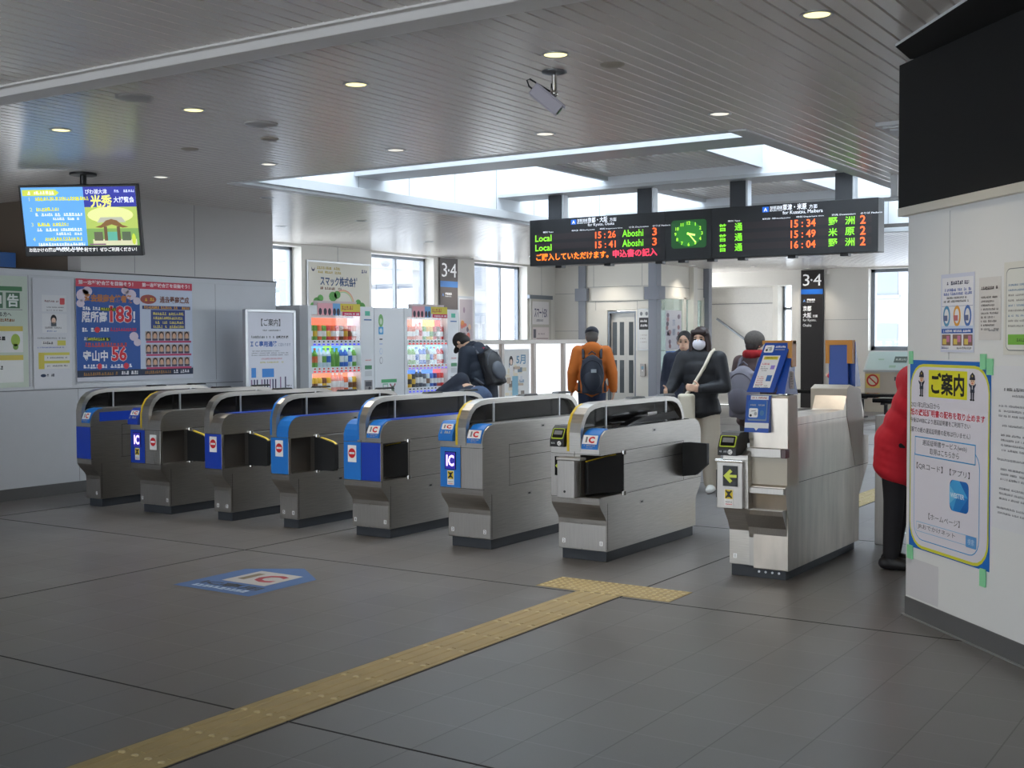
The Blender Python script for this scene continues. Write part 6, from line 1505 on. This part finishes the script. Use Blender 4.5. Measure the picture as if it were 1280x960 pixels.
# backpacker with knitted hat
P = Pose((-5.0, 12.35, 0), 6, 1.60, look=(.35, 1, -.1))
root = thing('person', 'person in a grey knitted hat, red scarf and brown coat behind the tall gate', 'person', tuple(P.loc))
body(P, root); coat(P, root, M('brown_coat', (92, 74, 72), .85, noise=.08), .62, 1.05); trousers(P, root, C(56, 54, 58, .8)); shoes(P, root, C(40, 38, 36)); hair(P, root, C(60, 54, 52, .6)); cap_hat(P, root, M('grey_knit', (98, 92, 88), .95, noise=.15, nscale=60), False, 'knitted_hat')
m = MB()
for k_ in range(12):
    a = 2 * PI * k_ / 12; m.ell(P.p('neck') + Vector((.085 * math.cos(a), .085 * math.sin(a), .045)), (.045, .045, .05), SKIN, None, 10, 8)
fuse(m, 'scarf', root, .010, 4, M('red_scarf', (166, 34, 40), .9))
backpack(P, 'large grey backpack worn by the person in the knitted hat', M('grey_nylon', (134, 130, 140), .65), M('grey_nylon_dark', (104, 100, 110), .65), .36, .58, .22, .02)
# man bowing his head at the drinks machine
P = Pose((-9.12, 13.15, 0), -84, 1.74, pelvis=(0, -.06, .90), chest=(0, .02, 1.20), neck=(0, .13, 1.37), head=(0, .31, 1.455), look=(0, .72, -.70), sl=(-.19, .09, 1.33), sr=(.19, .09, 1.33), el=(-.23, .10, 1.05), er=(.23, .10, 1.05), wl=(-.20, .20, .84), wr=(.20, .20, .84), fl=(.1, .6, -1), fr=(-.1, .6, -1), hl=(-.09, -.06, .87), hr=(.09, -.06, .87), kl=(-.11, -.03, .48), kr=(.11, -.03, .48), al=(-.11, -.06, .075), ar=(.11, -.06, .075))
root = thing('person', 'person in a dark navy hooded coat looking down before the right drinks machine', 'person', tuple(P.loc))
body(P, root, (.9, .9)); coat(P, root, M('navy_hooded_coat', (38, 46, 60), .75, noise=.06), .66, 1.08, 1.12, hood=True); trousers(P, root, C(44, 48, 58, .85)); shoes(P, root, C(34, 34, 36)); hair(P, root, M('black_hair', (36, 32, 32), .55)); cap_hat(P, root, C(40, 38, 40, .8), True)
bp = backpack(P, 'black backpack with grey patches and a red tag on the stooping person', M('black_nylon', (34, 34, 38), .5), M('charcoal_nylon', (78, 82, 90), .5), .33, .52, .20, .03)
m = MB(); m.obox(P.p('neck') - P.f * .17 + Vector((0, 0, -.02)), P.f, P.r, Vector((0, 0, 1)), .03, .012, .05, C(206, 60, 80)); plabel(m.build('tag', bp), 'red tag on the backpack')
# person bent double at the machine
P = Pose((-8.53, 12.0, 0), -78, 1.66, pelvis=(0, -.22, .88), chest=(0, .10, .955), neck=(0, .30, .90), head=(0, .44, .84), look=(0, .25, -1), sl=(-.18, .26, .90), sr=(.18, .26, .90), el=(-.20, .44, .74), er=(.20, .44, .74), wl=(-.12, .62, .70), wr=(.12, .62, .70), fl=(0, 1, -.3), fr=(0, 1, -.3), hl=(-.09, -.22, .86), hr=(.09, -.22, .86), kl=(-.11, -.10, .49), kr=(.11, -.10, .49), al=(-.11, -.16, .075), ar=(.11, -.16, .075))
root = thing('person', 'person in a dark navy jacket and blue jeans bending far forward by the gates', 'person', tuple(P.loc))
body(P, root, (.6, .6)); coat(P, root, M('dark_navy_jacket', (36, 42, 56), .8, noise=.06), .85, 1.0, 1.05, 'jacket'); trousers(P, root, M('blue_jeans', (74, 90, 118), .85, noise=.1, nscale=20)); shoes(P, root, C(40, 40, 44)); hair(P, root, M('black_hair', (36, 32, 32), .55))
# person in red leaning behind the near wall
P = Pose((-2.31, 8.22, 0), 88, 1.64, pelvis=(0, -.01, .88), chest=(0, .10, 1.18), neck=(0, .22, 1.36), head=(0, .36, 1.44), look=(0, .8, -.5), sl=(-.17, .17, 1.31), sr=(.17, .17, 1.31), el=(-.21, .42, 1.02), er=(.21, .42, 1.02), wl=(-.16, .62, .98), wr=(.16, .62, .98), fl=(0, 1, 0), fr=(0, 1, 0), al=(-.09, -.05, .075), ar=(.09, -.02, .075), kl=(-.09, .0, .47), kr=(.09, .0, .47))
root = thing('person', 'person in a bright red coat and black trousers leaning in behind the near wall', 'person', tuple(P.loc))
body(P, root); coat(P, root, M('red_wool_coat', (190, 24, 40), .85, noise=.04), .60, 1.08, 1.1); trousers(P, root, C(26, 24, 28, .85)); shoes(P, root, C(24, 22, 24)); hair(P, root, C(60, 54, 52, .6))
# seated person at the back
P = Pose((-8.02, 24.80, 0), -75, 1.58, pelvis=(0, 0, .58), chest=(0, .06, .90), neck=(0, .12, 1.08), head=(0, .17, 1.22), sl=(-.17, .10, 1.04), sr=(.17, .10, 1.04), el=(-.22, .18, .80), er=(.22, .18, .80), wl=(-.10, .38, .82), wr=(.10, .38, .82), fl=(.3, 1, .2), fr=(-.3, 1, .2), hl=(-.09, .05, .56), hr=(.09, .05, .56), kl=(-.10, .45, .52), kr=(.10, .45, .52), al=(-.10, .45, .075), ar=(.10, .45, .075))
root = thing('person', 'seated person in a red top and black trousers on the back bench', 'person', tuple(P.loc))
body(P, root, (.8, .8)); coat(P, root, M('crimson_top', (190, 40, 66), .8), .62, 1.0, 1.1, 'top'); trousers(P, root, C(36, 34, 40, .85)); shoes(P, root, C(34, 32, 34)); hair(P, root, C(50, 44, 44, .6))
